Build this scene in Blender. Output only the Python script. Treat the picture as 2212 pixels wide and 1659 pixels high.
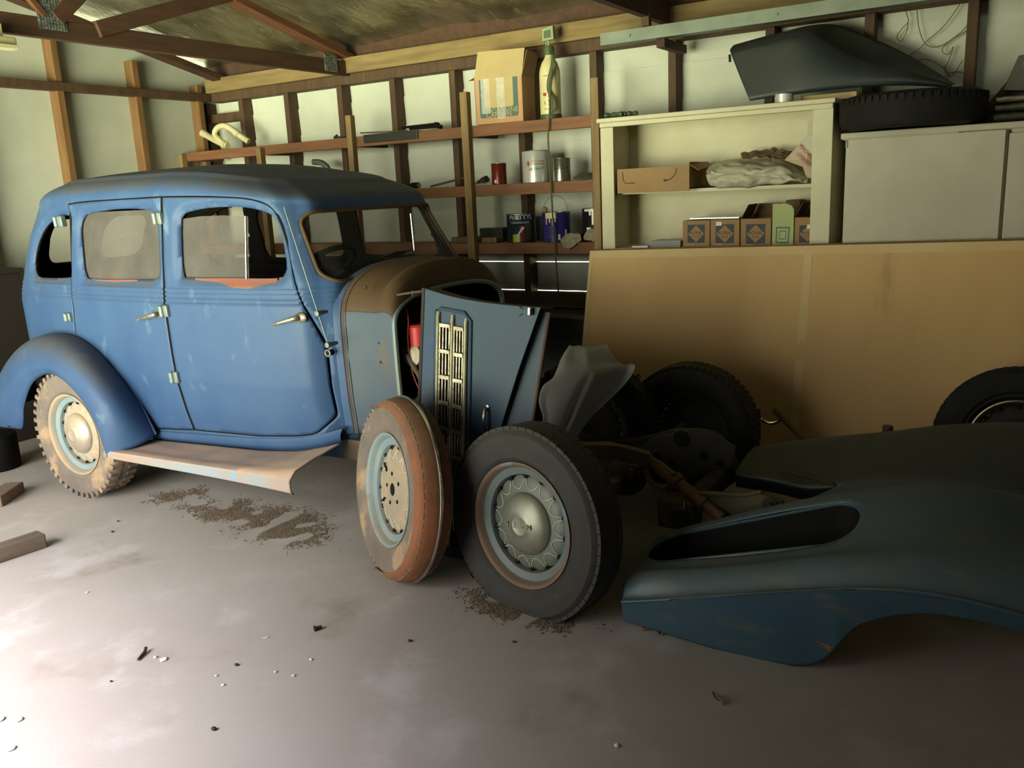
import bpy, bmesh, math, random
import numpy as np
from mathutils import Vector, Matrix, noise as mnoise

random.seed(7)
for o in list(bpy.data.objects):
    bpy.data.objects.remove(o, do_unlink=True)
C = bpy.context.scene.collection
SC = bpy.context.scene

# ------------------------------------------------------------------ camera
# room axes: X runs across the garage (along the trusses) to the shelf wall, Y runs along the shelf wall
# to the gable wall, Z is up; the camera stands at x = y = 0, 1.5 m above the floor.
W_, H_ = 2212.0, 1659.0
PX0, PY0 = W_/2, H_/2
EYE = np.array([0, 0, 1.5])
_v1 = np.array([2280-PX0, 355-PY0]); _v2 = np.array([-1965-PX0, 553-PY0])
FPX = math.sqrt(-(_v1 @ _v2))
_e1 = np.array([*_v1, FPX]); _e1 /= np.linalg.norm(_e1)
_e2 = np.array([*_v2, FPX]); _e2 /= np.linalg.norm(_e2)
_e3 = np.cross(_e1, _e2)
if _e3[1] > 0: _e3 = -_e3
ROT = np.stack([_e1, _e2, _e3])                     # camera (right, down, forward) -> room

def at(px, py, x=None, y=None, z=None):
    """Measured point of the photograph on a known plane of the room."""
    d = ROT @ np.array([px-PX0, py-PY0, FPX])
    if x is not None: t = x/d[0]
    elif y is not None: t = y/d[1]
    else: t = (z-EYE[2])/d[2]
    return Vector(EYE + t*d)

cd = bpy.data.cameras.new('camera'); cam = bpy.data.objects.new('camera', cd); C.objects.link(cam)
_r, _u, _b = ROT[:, 0], -ROT[:, 1], -ROT[:, 2]
cam.matrix_world = Matrix(((_r[0], _u[0], _b[0], EYE[0]), (_r[1], _u[1], _b[1], EYE[1]), (_r[2], _u[2], _b[2], EYE[2]), (0, 0, 0, 1)))
cd.sensor_width = 36.0; cd.lens = FPX/W_*36.0; cd.clip_start = 0.05; cd.clip_end = 100
SC.camera = cam

# ------------------------------------------------------------------ daylight and exposure
SC.view_settings.view_transform = 'Standard'
SC.view_settings.look = 'None'
SC.view_settings.gamma = 1.0
SC.view_settings.use_curve_mapping = False
SC.view_settings.exposure = 0.0
DOOR_X, DOOR_Y0, DOOR_Y1, DOOR_Z = -0.35, 2.05, 5.3, 2.25     # open garage door in the left-hand wall

w = bpy.data.worlds.new('daylight'); SC.world = w; w.use_nodes = True
nt = w.node_tree; nt.nodes.clear()
wo = nt.nodes.new('ShaderNodeOutputWorld'); bg = nt.nodes.new('ShaderNodeBackground')
tc = nt.nodes.new('ShaderNodeTexCoord'); sx = nt.nodes.new('ShaderNodeSeparateXYZ')
rp = nt.nodes.new('ShaderNodeValToRGB'); mr = nt.nodes.new('ShaderNodeMapRange')
nt.links.new(tc.outputs['Generated'], sx.inputs[0])
mr.inputs[1].default_value = -0.9; mr.inputs[2].default_value = 0.9
nt.links.new(sx.outputs[2], mr.inputs[0]); nt.links.new(mr.outputs[0], rp.inputs[0])
cr = rp.color_ramp
def ramp(r, stops):
    while len(r.elements) > 1: r.elements.remove(r.elements[-1])
    for k, (pos, col) in enumerate(stops):
        e = r.elements[0] if k == 0 else r.elements.new(pos)
        e.position = pos; e.color = (*col, 1)
# by elevation: grass and drive in the sun, a made-up dim band holding back low light, then open sky
ramp(cr, [(0.10, (.75, .80, .42)), (0.27, (1.55, 1.62, .98)), (0.40, (1.62, 1.70, 1.06)), (0.46, (1.35, 1.40, .92)), (0.51, (.98, .99, .74)),
          (0.63, (.84, .84, .72)), (0.71, (.42, .43, .42)), (0.80, (.55, .55, .58)), (0.87, (2.9, 2.8, 3.1)), (0.98, (3.6, 3.45, 3.85))])
# by bearing: made-up dimming to either side, shaping the light that enters
cxy = nt.nodes.new('ShaderNodeCombineXYZ'); nrm = nt.nodes.new('ShaderNodeVectorMath'); nrm.operation = 'NORMALIZE'; sy = nt.nodes.new('ShaderNodeSeparateXYZ')
nt.links.new(sx.outputs[0], cxy.inputs[0]); nt.links.new(sx.outputs[1], cxy.inputs[1]); nt.links.new(cxy.outputs[0], nrm.inputs[0]); nt.links.new(nrm.outputs[0], sy.inputs[0])
mb_ = nt.nodes.new('ShaderNodeMapRange'); mb_.inputs[1].default_value = -1; nt.links.new(sy.outputs[1], mb_.inputs[0])
rb = nt.nodes.new('ShaderNodeValToRGB'); nt.links.new(mb_.outputs[0], rb.inputs[0])
ramp(rb.color_ramp, [(0.15, (.50,)*3), (0.30, (.95,)*3), (0.43, (1.60,)*3), (0.53, (1.05,)*3), (0.62, (.58,)*3), (0.70, (.42,)*3), (0.80, (.26,)*3), (0.90, (.12,)*3)])
rb2 = nt.nodes.new('ShaderNodeValToRGB'); nt.links.new(mb_.outputs[0], rb2.inputs[0])
ramp(rb2.color_ramp, [(0.10, (.35,)*3), (0.40, (.75,)*3), (0.55, (.90,)*3), (0.70, (1.05,)*3), (0.86, (1.0,)*3), (0.94, (.35,)*3), (1.0, (.12,)*3)])
hi = nt.nodes.new('ShaderNodeMapRange'); hi.interpolation_type = 'SMOOTHSTEP'; hi.inputs[1].default_value = 0.80; hi.inputs[2].default_value = 0.87; nt.links.new(mr.outputs[0], hi.inputs[0])
bmx = nt.nodes.new('ShaderNodeMix'); bmx.data_type = 'RGBA'; nt.links.new(hi.outputs[0], bmx.inputs[0]); nt.links.new(rb.outputs[0], bmx.inputs[6]); nt.links.new(rb2.outputs[0], bmx.inputs[7])
mlt = nt.nodes.new('ShaderNodeMix'); mlt.data_type = 'RGBA'; mlt.blend_type = 'MULTIPLY'; mlt.inputs[0].default_value = 1.0
nt.links.new(rp.outputs[0], mlt.inputs[6]); nt.links.new(bmx.outputs[2], mlt.inputs[7])
nt.links.new(mlt.outputs[2], bg.inputs[0]); bg.inputs[1].default_value = 18.0
nt.links.new(bg.outputs[0], wo.inputs[0])

pl = bpy.data.lights.new('door_daylight', 'AREA'); pl.shape = 'RECTANGLE'
pl.size = DOOR_Y1-DOOR_Y0; pl.size_y = DOOR_Z; pl.cycles.is_portal = True
po = bpy.data.objects.new('door_daylight', pl); C.objects.link(po)
po.matrix_world = Matrix(((0, 0, -1, DOOR_X-0.02), (-1, 0, 0, (DOOR_Y0+DOOR_Y1)/2), (0, 1, 0, DOOR_Z/2), (0, 0, 0, 1)))
SC.cycles.use_denoising = True
SC.cycles.max_bounces = 8; SC.cycles.diffuse_bounces = 6; SC.cycles.glossy_bounces = 4; SC.cycles.transparent_max_bounces = 12
SC.cycles.caustics_reflective = False; SC.cycles.caustics_refractive = False

# ------------------------------------------------------------------ helpers
def lin(c):
    c = c/255.0
    return c/12.92 if c <= 0.04045 else ((c+0.055)/1.055)**2.4
def S(r, g, b): return (lin(r), lin(g), lin(b), 1.0)

MATS = {}
def mk(name, base, rough=0.6, metal=0.0, var=None, spots=(), dust=None, bump=None, stretch=(1, 1, 1), spec=0.5, glass=None, lines=None):
    """Procedural material. var=(colour, scale, contrast); spots=[(colour, scale, threshold, softness)];
    dust=(colour, amount): dust lying on upward faces; bump=(scale, strength); glass=see-through share."""
    m = bpy.data.materials.new(name); m.use_nodes = True
    t = m.node_tree; N = t.nodes; L = t.links
    b = N['Principled BSDF']; out = N['Material Output']
    co = N.new('ShaderNodeTexCoord'); mp = N.new('ShaderNodeMapping'); mp.inputs['Scale'].default_value = stretch
    L.new(co.outputs['Object'], mp.inputs[0]); vec = mp.outputs[0]
    b.inputs['Roughness'].default_value = rough; b.inputs['Metallic'].default_value = metal
    b.inputs['Specular IOR Level'].default_value = spec
    def nz(scale, detail=6, rgh=0.6, off=0.0):
        n = N.new('ShaderNodeTexNoise'); n.inputs['Scale'].default_value = scale; n.inputs['Detail'].default_value = detail
        n.inputs['Roughness'].default_value = rgh
        if off:
            a = N.new('ShaderNodeVectorMath'); a.inputs[1].default_value = (off, off*1.7, off*0.6); L.new(vec, a.inputs[0]); L.new(a.outputs[0], n.inputs[0])
        else: L.new(vec, n.inputs[0])
        return n.outputs[0]
    def rng(sock, lo, hi, a=0.0, bb=1.0):
        r = N.new('ShaderNodeMapRange'); r.interpolation_type = 'SMOOTHSTEP'
        r.inputs[1].default_value = lo; r.inputs[2].default_value = hi; r.inputs[3].default_value = a; r.inputs[4].default_value = bb
        L.new(sock, r.inputs[0]); return r.outputs[0]
    def mix(f, a, bcol):
        x = N.new('ShaderNodeMix'); x.data_type = 'RGBA'; L.new(f, x.inputs[0])
        if hasattr(a, 'is_linked'): L.new(a, x.inputs[6])
        else: x.inputs[6].default_value = a
        x.inputs[7].default_value = bcol
        return x.outputs[2]
    col = base
    if var: col = mix(rng(nz(var[1]), 0.5-var[2], 0.5+var[2]), col, var[0])
    for i, s in enumerate(spots):
        col = mix(rng(nz(s[1], 8, 0.65, 3.1*(i+1)), s[2], s[2]+s[3]), col, s[0])
    if lines:                                            # (axis, period, width, colour): board joints
        sp = N.new('ShaderNodeSeparateXYZ'); L.new(co.outputs['Object'], sp.inputs[0])
        mo = N.new('ShaderNodeMath'); mo.operation = 'PINGPONG'; mo.inputs[1].default_value = lines[1]/2
        L.new(sp.outputs[lines[0]], mo.inputs[0]); col = mix(rng(mo.outputs[0], 0, lines[2], 1, 0), col, lines[3])
    if dust:
        g = N.new('ShaderNodeNewGeometry'); sp = N.new('ShaderNodeSeparateXYZ'); L.new(g.outputs['Normal'], sp.inputs[0])
        f = rng(sp.outputs[2], 0.25, 0.9, 0, dust[1])
        ml = N.new('ShaderNodeMath'); ml.operation = 'MULTIPLY'; L.new(f, ml.inputs[0]); L.new(rng(nz(7, 8, 0.6, 9), 0.3, 0.6, 0.55, 1), ml.inputs[1])
        col = mix(ml.outputs[0], col, dust[0])
        rr = N.new('ShaderNodeMapRange'); rr.inputs[3].default_value = rough; rr.inputs[4].default_value = 0.9; L.new(ml.outputs[0], rr.inputs[0]); L.new(rr.outputs[0], b.inputs['Roughness'])
        if metal:
            mm = N.new('ShaderNodeMapRange'); mm.inputs[3].default_value = metal; mm.inputs[4].default_value = 0; L.new(ml.outputs[0], mm.inputs[0]); L.new(mm.outputs[0], b.inputs['Metallic'])
    if hasattr(col, 'is_linked'): L.new(col, b.inputs['Base Color'])
    else: b.inputs['Base Color'].default_value = col
    if bump:
        bp = N.new('ShaderNodeBump'); bp.inputs['Strength'].default_value = bump[1]; bp.inputs['Distance'].default_value = bump[2] if len(bump) > 2 else 0.01
        L.new(nz(bump[0], 8, 0.6, 5), bp.inputs['Height']); L.new(bp.outputs[0], b.inputs['Normal'])
    if glass is not None:
        tr = N.new('ShaderNodeBsdfTransparent'); mx = N.new('ShaderNodeMixShader')
        n1 = rng(nz(5, 7, 0.6, 2), 0.3, 0.7, glass[0], glass[1]); L.new(n1, mx.inputs[0])
        L.new(tr.outputs[0], mx.inputs[1]); L.new(b.outputs[0], mx.inputs[2]); L.new(mx.outputs[0], out.inputs[0])
    MATS[name] = m
    return m

DUST = S(150, 125, 98)
mk('paint_blue', S(44, 68, 106), 0.5, 0, (S(56, 80, 114), 2.2, 0.28), [(S(88, 110, 132), 7, 0.58, 0.18), (S(42, 68, 110), 2.5, 0.52, 0.25), (S(120, 88, 66), 6, 0.70, 0.05)], (S(84, 76, 56), 0.6), (60, 0.06), (1, 1, 0.6), 0.25)
mk('paint_fender', S(48, 74, 94), 0.36, 0, (S(60, 80, 92), 3.0, 0.22), [(S(84, 86, 86), 7, 0.54, 0.16), (S(140, 78, 38), 5, 0.64, 0.03)], (S(74, 76, 64), 0.6), (60, 0.06), (1, .5, 1.4), 0.4)
mk('paint_dusty', S(58, 72, 88), 0.5, 0, (S(68, 78, 88), 4, 0.25), [(S(84, 76, 66), 5, 0.62, 0.14)], (S(96, 80, 56), 0.95), (60, 0.08), (1, 1, 1), 0.2)
mk('paint_brown', S(66, 52, 38), 0.6, 0, (S(82, 64, 42), 4, 0.25), [(S(50, 54, 56), 4, 0.6, 0.1)], (S(82, 64, 42), 0.9), (60, 0.08), (1, 1, 1), 0.2)
mk('running_board_dust', S(122, 138, 150), 0.7, 0, (S(150, 122, 104), 3, 0.25), [(S(100, 142, 180), 5, 0.60, 0.08)], (S(184, 152, 132), 0.95), (60, 0.1))
mk('paint_dark', S(28, 37, 43), 0.42, 0, (S(38, 45, 46), 3, 0.25), [(S(54, 50, 38), 5, 0.60, 0.12), (S(70, 48, 34), 6, 0.70, 0.05)], (S(62, 60, 46), 0.5), (60, 0.06))
mk('primer', S(122, 66, 50), 0.7, 0, (S(108, 76, 66), 7, 0.2))
mk('interior', S(20, 17, 15), 0.8, spec=0.15)
mk('seat_cloth', S(78, 62, 56), 0.9, 0, (S(60, 48, 44), 12, 0.2))
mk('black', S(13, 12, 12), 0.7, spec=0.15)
mk('rubber', S(36, 35, 37), 0.8, 0, (S(50, 46, 44), 6, 0.25), [(S(74, 64, 54), 9, 0.62, 0.12)], (S(70, 62, 50), 0.4), (90, 0.12))
mk('rubber_dusty', S(112, 98, 88), 0.9, 0, (S(92, 84, 82), 7, 0.25), [(S(148, 124, 100), 5, 0.5, 0.15)], (S(140, 118, 96), 0.5), (90, 0.12))
mk('rubber_black', S(20, 19, 19), 0.8, 0, (S(30, 28, 26), 6, 0.25), (), None, (90, 0.1), spec=0.3)
mk('rim_blue', S(106, 124, 134), 0.55, 0, (S(122, 134, 136), 8, 0.2), [(S(126, 98, 74), 9, 0.56, 0.12)], (S(150, 125, 98), 0.5))
mk('rim_blue_dark', S(82, 96, 102), 0.55, 0, (S(94, 104, 106), 8, 0.2), [(S(104, 84, 66), 9, 0.56, 0.12)], (S(110, 94, 76), 0.5))  # darker copy of rim_blue: weaker light on the chassis wheel put into colour
mk('rim_disc_dark', S(96, 102, 98), 0.5, 0, (S(86, 88, 80), 9, 0.25), [(S(96, 80, 62), 8, 0.58, 0.12)], (S(104, 92, 76), 0.5))  # darker copy of rim_disc for that wheel, its dimmer light painted in
mk('rim_rust', S(118, 92, 74), 0.75, 0, (S(96, 80, 70), 8, 0.25), [(S(110, 132, 142), 6, 0.58, 0.1)])
mk('rim_disc', S(124, 136, 130), 0.55, 0, (S(112, 116, 104), 9, 0.25), [(S(118, 98, 76), 8, 0.58, 0.12)], (S(140, 120, 96), 0.5))
mk('rim_disc_dusty', S(158, 136, 112), 0.7, 0, (S(134, 128, 118), 7, 0.22), [(S(120, 138, 140), 6, 0.62, 0.1)])
mk('pinstripe', S(214, 212, 196), 0.5)
mk('hubcap_dull', S(140, 140, 130), 0.42, 0.45, (S(118, 118, 106), 8, 0.25), [(S(104, 96, 82), 9, 0.62, 0.1)])
mk('hubcap_dusty', S(182, 162, 140), 0.4, 0.45, (S(160, 150, 142), 4, 0.25), [], (S(160, 132, 104), 0.7))
mk('rust', S(132, 78, 46), 0.8, 0, (S(98, 66, 46), 7, 0.22), [(S(104, 118, 124), 4, 0.6, 0.1)], (S(140, 112, 84), 0.4), (40, 0.15))
mk('rust_dark', S(84, 60, 42), 0.8, 0, (S(58, 48, 38), 7, 0.22), (), (S(100, 84, 58), 0.5), (40, 0.15))
mk('iron_dark', S(27, 24, 22), 0.7, 0.2, (S(40, 35, 29), 6, 0.2), (), (S(52, 46, 36), 0.45), (40, 0.1))
mk('iron_olive', S(88, 78, 50), 0.7, 0, (S(70, 62, 44), 7, 0.2), (), (S(100, 88, 60), 0.4), (40, 0.1))
mk('chrome', S(176, 176, 172), 0.24, 1.0, (S(150, 144, 132), 14, 0.2))
mk('chrome_pitted', S(160, 154, 140), 0.38, 0.7, (S(118, 108, 88), 40, 0.12), [(S(80, 68, 52), 30, 0.62, 0.05)])
mk('hinge_metal', S(92, 112, 118), 0.5, 0.3, (S(112, 116, 110), 14, 0.2))
mk('glass_dusty', S(86, 81, 78), 0.8, 0, (S(76, 72, 70), 3, 0.3), [], glass=(0.60, 0.80))
mk('glass_clear', S(90, 88, 78), 0.15, 0, glass=(0.12, 0.24))
mk('concrete', S(176, 167, 160), 0.85, 0, (S(164, 154, 145), 0.9, 0.35), [(S(186, 178, 173), 3.0, 0.52, 0.2), (S(142, 128, 114), 1.6, 0.56, 0.2), (S(120, 106, 92), 9, 0.70, 0.06), (S(214, 208, 200), 45, 0.76, 0.03)], None, (120, 0.12, 0.004))
mk('dirt', S(120, 104, 86), 0.95, 0, (S(96, 80, 64), 20, 0.25), (), None, (200, 0.4, 0.004))
mk('wall_white', S(206, 208, 194), 0.65, 0, (S(190, 192, 178), 2.2, 0.25), [(S(150, 146, 128), 5, 0.68, 0.08), (S(110, 104, 90), 22, 0.76, 0.04)])
mk('stud_wood', S(86, 62, 42), 0.75, 0, (S(68, 48, 32), 4, 0.25), [(S(122, 90, 56), 3, 0.64, 0.1)], None, (60, 0.1), (6, 6, 0.7))
mk('stud_pale', S(134, 98, 60), 0.75, 0, (S(108, 76, 46), 4, 0.25), [(S(84, 58, 36), 5, 0.62, 0.08)], None, (60, 0.1), (6, 6, 0.7))
mk('shelf_wood', S(134, 90, 58), 0.7, 0, (S(108, 70, 45), 4, 0.25), [(S(84, 54, 36), 6, 0.64, 0.06)], (S(156, 116, 80), 0.6), (60, 0.1), (5, 0.5, 5))
mk('post_wood', S(150, 124, 84), 0.75, 0, (S(120, 96, 62), 4, 0.25), (), None, (60, 0.1), (6, 6, 0.7))
mk('plate_wood', S(140, 118, 78), 0.8, 0, (S(112, 92, 58), 4, 0.25), [(S(86, 72, 48), 5, 0.62, 0.1)], None, (50, 0.1), (6, 0.6, 6))
mk('truss_wood', S(80, 52, 34), 0.8, 0, (S(58, 38, 26), 4, 0.25), (), None, (60, 0.1), (0.7, 6, 6))
mk('rafter_wood', S(112, 66, 38), 0.8, 0, (S(84, 50, 32), 4, 0.25), (), None, (60, 0.1), (0.7, 6, 6))
mk('old_wood', S(112, 96, 84), 0.85, 0, (S(88, 74, 64), 5, 0.25), (), None, (60, 0.2), (0.6, 5, 5))
mk('cabinet_dark', S(38, 28, 21), 0.8, 0, (S(30, 22, 17), 5, 0.25))
mk('dark_wood', S(70, 50, 32), 0.8, 0, (S(52, 38, 26), 5, 0.25), (), None, (60, 0.1), (5, 0.5, 5))
mk('foil', S(206, 202, 178), 0.24, 0.9, (S(124, 120, 98), 2.5, 0.25), [(S(220, 214, 186), 4, 0.58, 0.08)], None, (5, 0.5, 0.04), (1, 2.2, 1))
mk('galvanised', S(122, 130, 118), 0.5, 0.4, (S(100, 108, 98), 6, 0.25), [(S(92, 86, 68), 9, 0.64, 0.08)])
mk('nail_plate', S(140, 148, 144), 0.45, 0.5, (S(96, 102, 100), 60, 0.1))
mk('mdf', S(222, 184, 128), 0.7, 0, (S(212, 172, 116), 1.6, 0.3), [(S(168, 132, 92), 2.0, 0.58, 0.25)], None, None, (1, 1.6, 0.35))
mk('mdf_edge', S(120, 92, 56), 0.85, 0, (S(92, 72, 46), 12, 0.25))
mk('mdf_pale', S(228, 198, 148), 0.75, 0, (S(216, 184, 134), 3, 0.3))
mk('cupboard_white', S(214, 208, 178), 0.55, 0, (S(198, 190, 160), 3, 0.25), [(S(130, 118, 92), 16, 0.72, 0.04)], (S(168, 158, 130), 0.4))
mk('cupboard_grey', S(196, 188, 170), 0.55, 0, (S(182, 174, 156), 3, 0.25), [(S(120, 110, 92), 18, 0.73, 0.03)], (S(160, 150, 128), 0.4))
mk('cardboard', S(164, 132, 92), 0.8, 0, (S(152, 120, 82), 6, 0.25))
mk('cardboard_pale', S(190, 168, 122), 0.8, 0, (S(180, 156, 110), 5, 0.25))
mk('cardboard_pink', S(196, 150, 114), 0.8, 0, (S(180, 140, 104), 5, 0.25))
mk('print_navy', S(32, 44, 62), 0.6)
mk('print_black', S(30, 30, 28), 0.6)
mk('print_red', S(170, 44, 36), 0.6)
mk('print_white', S(226, 226, 222), 0.6)
mk('print_green', S(60, 94, 88), 0.6)
mk('green_card', S(176, 186, 130), 0.7)
mk('tape_clear', S(235, 235, 225), 0.08, 0, bump=(60, 0.6, 0.006), glass=(0.25, 0.5))
mk('tape_dark', S(60, 62, 54), 0.12, 0, bump=(40, 0.6, 0.006), glass=(0.25, 0.5))
mk('plastic_cream', S(216, 208, 168), 0.4, 0, (S(190, 180, 138), 9, 0.25))
mk('plastic_tank', S(214, 206, 158), 0.35, 0, (S(200, 190, 140), 5, 0.25))
mk('plastic_green', S(70, 86, 62), 0.45)
mk('plastic_sage', S(138, 150, 112), 0.45)
mk('hose', S(92, 84, 50), 0.5)
mk('tin_white', S(206, 208, 202), 0.28, 0.35)
mk('tin_silver', S(170, 168, 150), 0.22, 0.85)
mk('tin_red', S(108, 40, 32), 0.3, 0.2)
mk('tin_navy', S(26, 36, 78), 0.3)
mk('tin_purple', S(52, 46, 110), 0.28)
mk('tin_dark', S(30, 48, 52), 0.3)
mk('tin_black', S(28, 24, 28), 0.3)
mk('label_yellow', S(180, 180, 50), 0.35)
mk('label_crimson', S(120, 28, 48), 0.35)
mk('label_blue', S(64, 60, 140), 0.35)
mk('label_olive', S(62, 66, 36), 0.35)
mk('cream_paint', S(222, 206, 160), 0.35)
mk('white_paint', S(220, 220, 212), 0.35)
mk('glove_cloth', S(168, 158, 136), 0.9, 0, (S(140, 130, 110), 14, 0.25), (), None, (120, 0.2))
mk('tarp_grey', S(196, 196, 198), 0.85, 0, (S(206, 204, 200), 4, 0.3), (), None, (200, 0.15))
mk('sheet_plastic', S(196, 190, 170), 0.45, 0, (S(166, 158, 138), 8, 0.25), [(S(120, 112, 92), 6, 0.62, 0.1)], None, (14, 0.6, 0.01))
mk('bag_paper', S(200, 182, 160), 0.6, 0, (S(184, 164, 142), 8, 0.25))
mk('bag_brown', S(112, 92, 68), 0.6, 0, (S(90, 72, 52), 8, 0.25))
mk('tile_grey', S(140, 144, 138), 0.4, 0, lines=(2, 0.012, 0.002, S(70, 74, 72)))
mk('red_box', S(176, 42, 44), 0.5)
mk('wire_red', S(140, 50, 44), 0.5)
mk('part_white', S(190, 178, 160), 0.5)
mk('rope', S(110, 100, 62), 0.8)
mk('dark_plastic', S(38, 42, 40), 0.3)
mk('crate_dark', S(40, 44, 38), 0.35, 0, (S(60, 62, 52), 7, 0.25), [(S(110, 112, 96), 10, 0.66, 0.05)])
mk('lamp_body', S(176, 166, 128), 0.5)
mk('lamp_reflector', S(220, 214, 170), 0.3, 0.3)
mk('leaf_brown', S(104, 78, 54), 0.8)
mk('flake_white', S(225, 222, 215), 0.7)
mk('twig', S(52, 38, 34), 0.8)
mk('rag_grey', S(96, 92, 78), 0.9, 0, (S(76, 72, 60), 10, 0.25))
mk('brick', S(128, 104, 88), 0.9, 0, (S(104, 84, 72), 9, 0.25))

mk('paint_panel', S(38, 60, 80), 0.45, 0, (S(50, 68, 84), 3, 0.25), [(S(30, 56, 98), 4, 0.60, 0.12), (S(84, 84, 80), 9, 0.68, 0.08)], (S(84, 78, 64), 0.5), (60, 0.06), (1, 1, 0.5), 0.25)
mk('grille_metal', S(150, 146, 120), 0.4, 0.5, (S(124, 116, 92), 14, 0.2))
mk('rust_tube', S(118, 80, 54), 0.75, 0.1, (S(90, 62, 44), 9, 0.22), (), (S(120, 96, 70), 0.5), (60, 0.15))

class MB:
    """Collects shapes for ONE mesh."""
    def __init__(s): s.v = []; s.f = []; s.m = []; s.mi = 0
    def add(s, vs, fs):
        n = len(s.v); s.v.extend([tuple(p) for p in vs]); s.f.extend([tuple(i+n for i in f) for f in fs]); s.m.extend([s.mi]*len(fs)); return s
    def mat(s, i): s.mi = i; return s
    def box(s, x0, x1, y0, y1, z0, z1, M=None):
        vs = [Vector((x, y, z)) for x in (x0, x1) for y in (y0, y1) for z in (z0, z1)]
        if M is not None: vs = [M @ p for p in vs]
        return s.add(vs, [(0, 1, 3, 2), (4, 6, 7, 5), (0, 4, 5, 1), (2, 3, 7, 6), (0, 2, 6, 4), (1, 5, 7, 3)])
    def beam(s, p, q, w_, h_, up=(0, 0, 1)):
        p = Vector(p); q = Vector(q); d = (q-p).normalized(); sd = d.cross(Vector(up)).normalized(); u = sd.cross(d)
        vs = [e_ + sd*a*w_/2 + u*b*h_/2 for e_ in (p, q) for a in (-1, 1) for b in (-1, 1)]
        return s.add(vs, [(0, 1, 3, 2), (4, 6, 7, 5), (0, 4, 5, 1), (2, 3, 7, 6), (0, 2, 6, 4), (1, 5, 7, 3)])
    def tube(s, pts, r, n=10, closed=False, cap=True):
        pts = [Vector(p) for p in pts]; k = len(pts); rs = r if isinstance(r, (list, tuple)) else [r]*k
        rings = []; prev = None
        for i, p in enumerate(pts):
            a = pts[(i-1) % k] if (closed or i > 0) else p; b = pts[(i+1) % k] if (closed or i < k-1) else p
            d = (b-a).normalized()
            if prev is None:
                up = Vector((0, 0, 1)) if abs(d.z) < 0.9 else Vector((1, 0, 0)); u = d.cross(up).normalized()
            else:
                u = (prev-d*prev.dot(d)); u = u.normalized() if u.length > 1e-6 else d.cross(Vector((0, 0, 1))).normalized()
            prev = u; vv = d.cross(u)
            rings.append([p + (u*math.cos(t) + vv*math.sin(t))*rs[i] for t in [2*math.pi*j/n for j in range(n)]])
        vs = [p for rg in rings for p in rg]; fs = []
        for i in range(k if closed else k-1):
            for j in range(n):
                a = i*n+j; b = i*n+(j+1) % n; c = ((i+1) % k)*n+(j+1) % n; d_ = ((i+1) % k)*n+j
                fs.append((a, b, c, d_))
        if cap and not closed: fs += [tuple(range(n-1, -1, -1)), tuple((k-1)*n+j for j in range(n))]
        return s.add(vs, fs)
    def lathe(s, prof, M=None, n=48, a0=0.0, a1=2*math.pi):
        """profile of (radius, height) turned about local Z."""
        full = abs(a1-a0-2*math.pi) < 1e-6; na = n if full else n+1; vs = []; fs = []; k = len(prof)
        for j in range(na):
            t = a0+(a1-a0)*j/n
            for r, h in prof:
                p = Vector((r*math.cos(t), r*math.sin(t), h)); vs.append(M @ p if M is not None else p)
        for j in range(n):
            j2 = (j+1) % na
            for i in range(k-1):
                q = (j*k+i, j2*k+i, j2*k+i+1, j*k+i+1)
                if prof[i][0] < 1e-6: q = (j*k+i, j2*k+i+1, j*k+i+1)
                elif prof[i+1][0] < 1e-6: q = (j*k+i, j2*k+i, j*k+i+1)
                fs.append(q)
        return s.add(vs, fs)
    def cyl(s, p, q, r, n=20, r2=None):
        return s.tube([p, q], [r, r if r2 is None else r2], n)
    def prism(s, poly, fn, d0, d1):
        """2D polygon swept from depth d0 to d1; fn(a, b, d) -> 3D."""
        k = len(poly); vs = [fn(a, b, d0) for a, b in poly] + [fn(a, b, d1) for a, b in poly]
        fs = [tuple(range(k)), tuple(range(2*k-1, k-1, -1))] + [(i, i+k, (i+1) % k+k, (i+1) % k) for i in range(k)]
        return s.add(vs, fs)
    def grid(s, P, wrap=False):
        nu, nv = len(P), len(P[0]); vs = [p for r in P for p in r]; fs = []
        for i in range(nu-1):
            for j in range(nv if wrap else nv-1):
                j2 = (j+1) % nv
                fs.append((i*nv+j, i*nv+j2, (i+1)*nv+j2, (i+1)*nv+j))
        return s.add(vs, fs)
    def ball(s, c, r, sc=(1, 1, 1), n=16):
        prof = [(max(0.0, r*math.sin(math.pi*i/n)) if 0 < i < n else 0.0, -r*math.cos(math.pi*i/n)) for i in range(n+1)]
        return s.lathe(prof, Matrix.Translation(c) @ Matrix.Diagonal((*sc, 1)), n*2)
    def build(s, name, mat, parent=None, smooth=35, bevel=0.0, solid=0.0, sub=0, local=False, offset=-1, label=None, inner=None, rim=False):
        off = Vector((0, 0, 0))
        q = parent
        while q is not None and not local: off += q.location; q = q.parent
        me = bpy.data.meshes.new(name)
        me.from_pydata([tuple(Vector(p)-off) for p in s.v], [], s.f)
        ml = mat if isinstance(mat, (list, tuple)) else [mat]
        for m in ml: me.materials.append(MATS[m])
        me.polygons.foreach_set('material_index', s.m)
        bm = bmesh.new(); bm.from_mesh(me); bmesh.ops.recalc_face_normals(bm, faces=bm.faces[:]) if solid == 0 else None
        bm.to_mesh(me); bm.free(); me.update()
        o = bpy.data.objects.new(name, me); C.objects.link(o); o.parent = parent
        if smooth:
            me.polygons.foreach_set('use_smooth', [True]*len(me.polygons))
            if smooth < 180 and not sub: me.set_sharp_from_angle(angle=math.radians(smooth))
        if bevel:
            b = o.modifiers.new('bevel', 'BEVEL'); b.width = bevel; b.segments = 2; b.limit_method = 'ANGLE'; b.angle_limit = math.radians(50)
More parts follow.
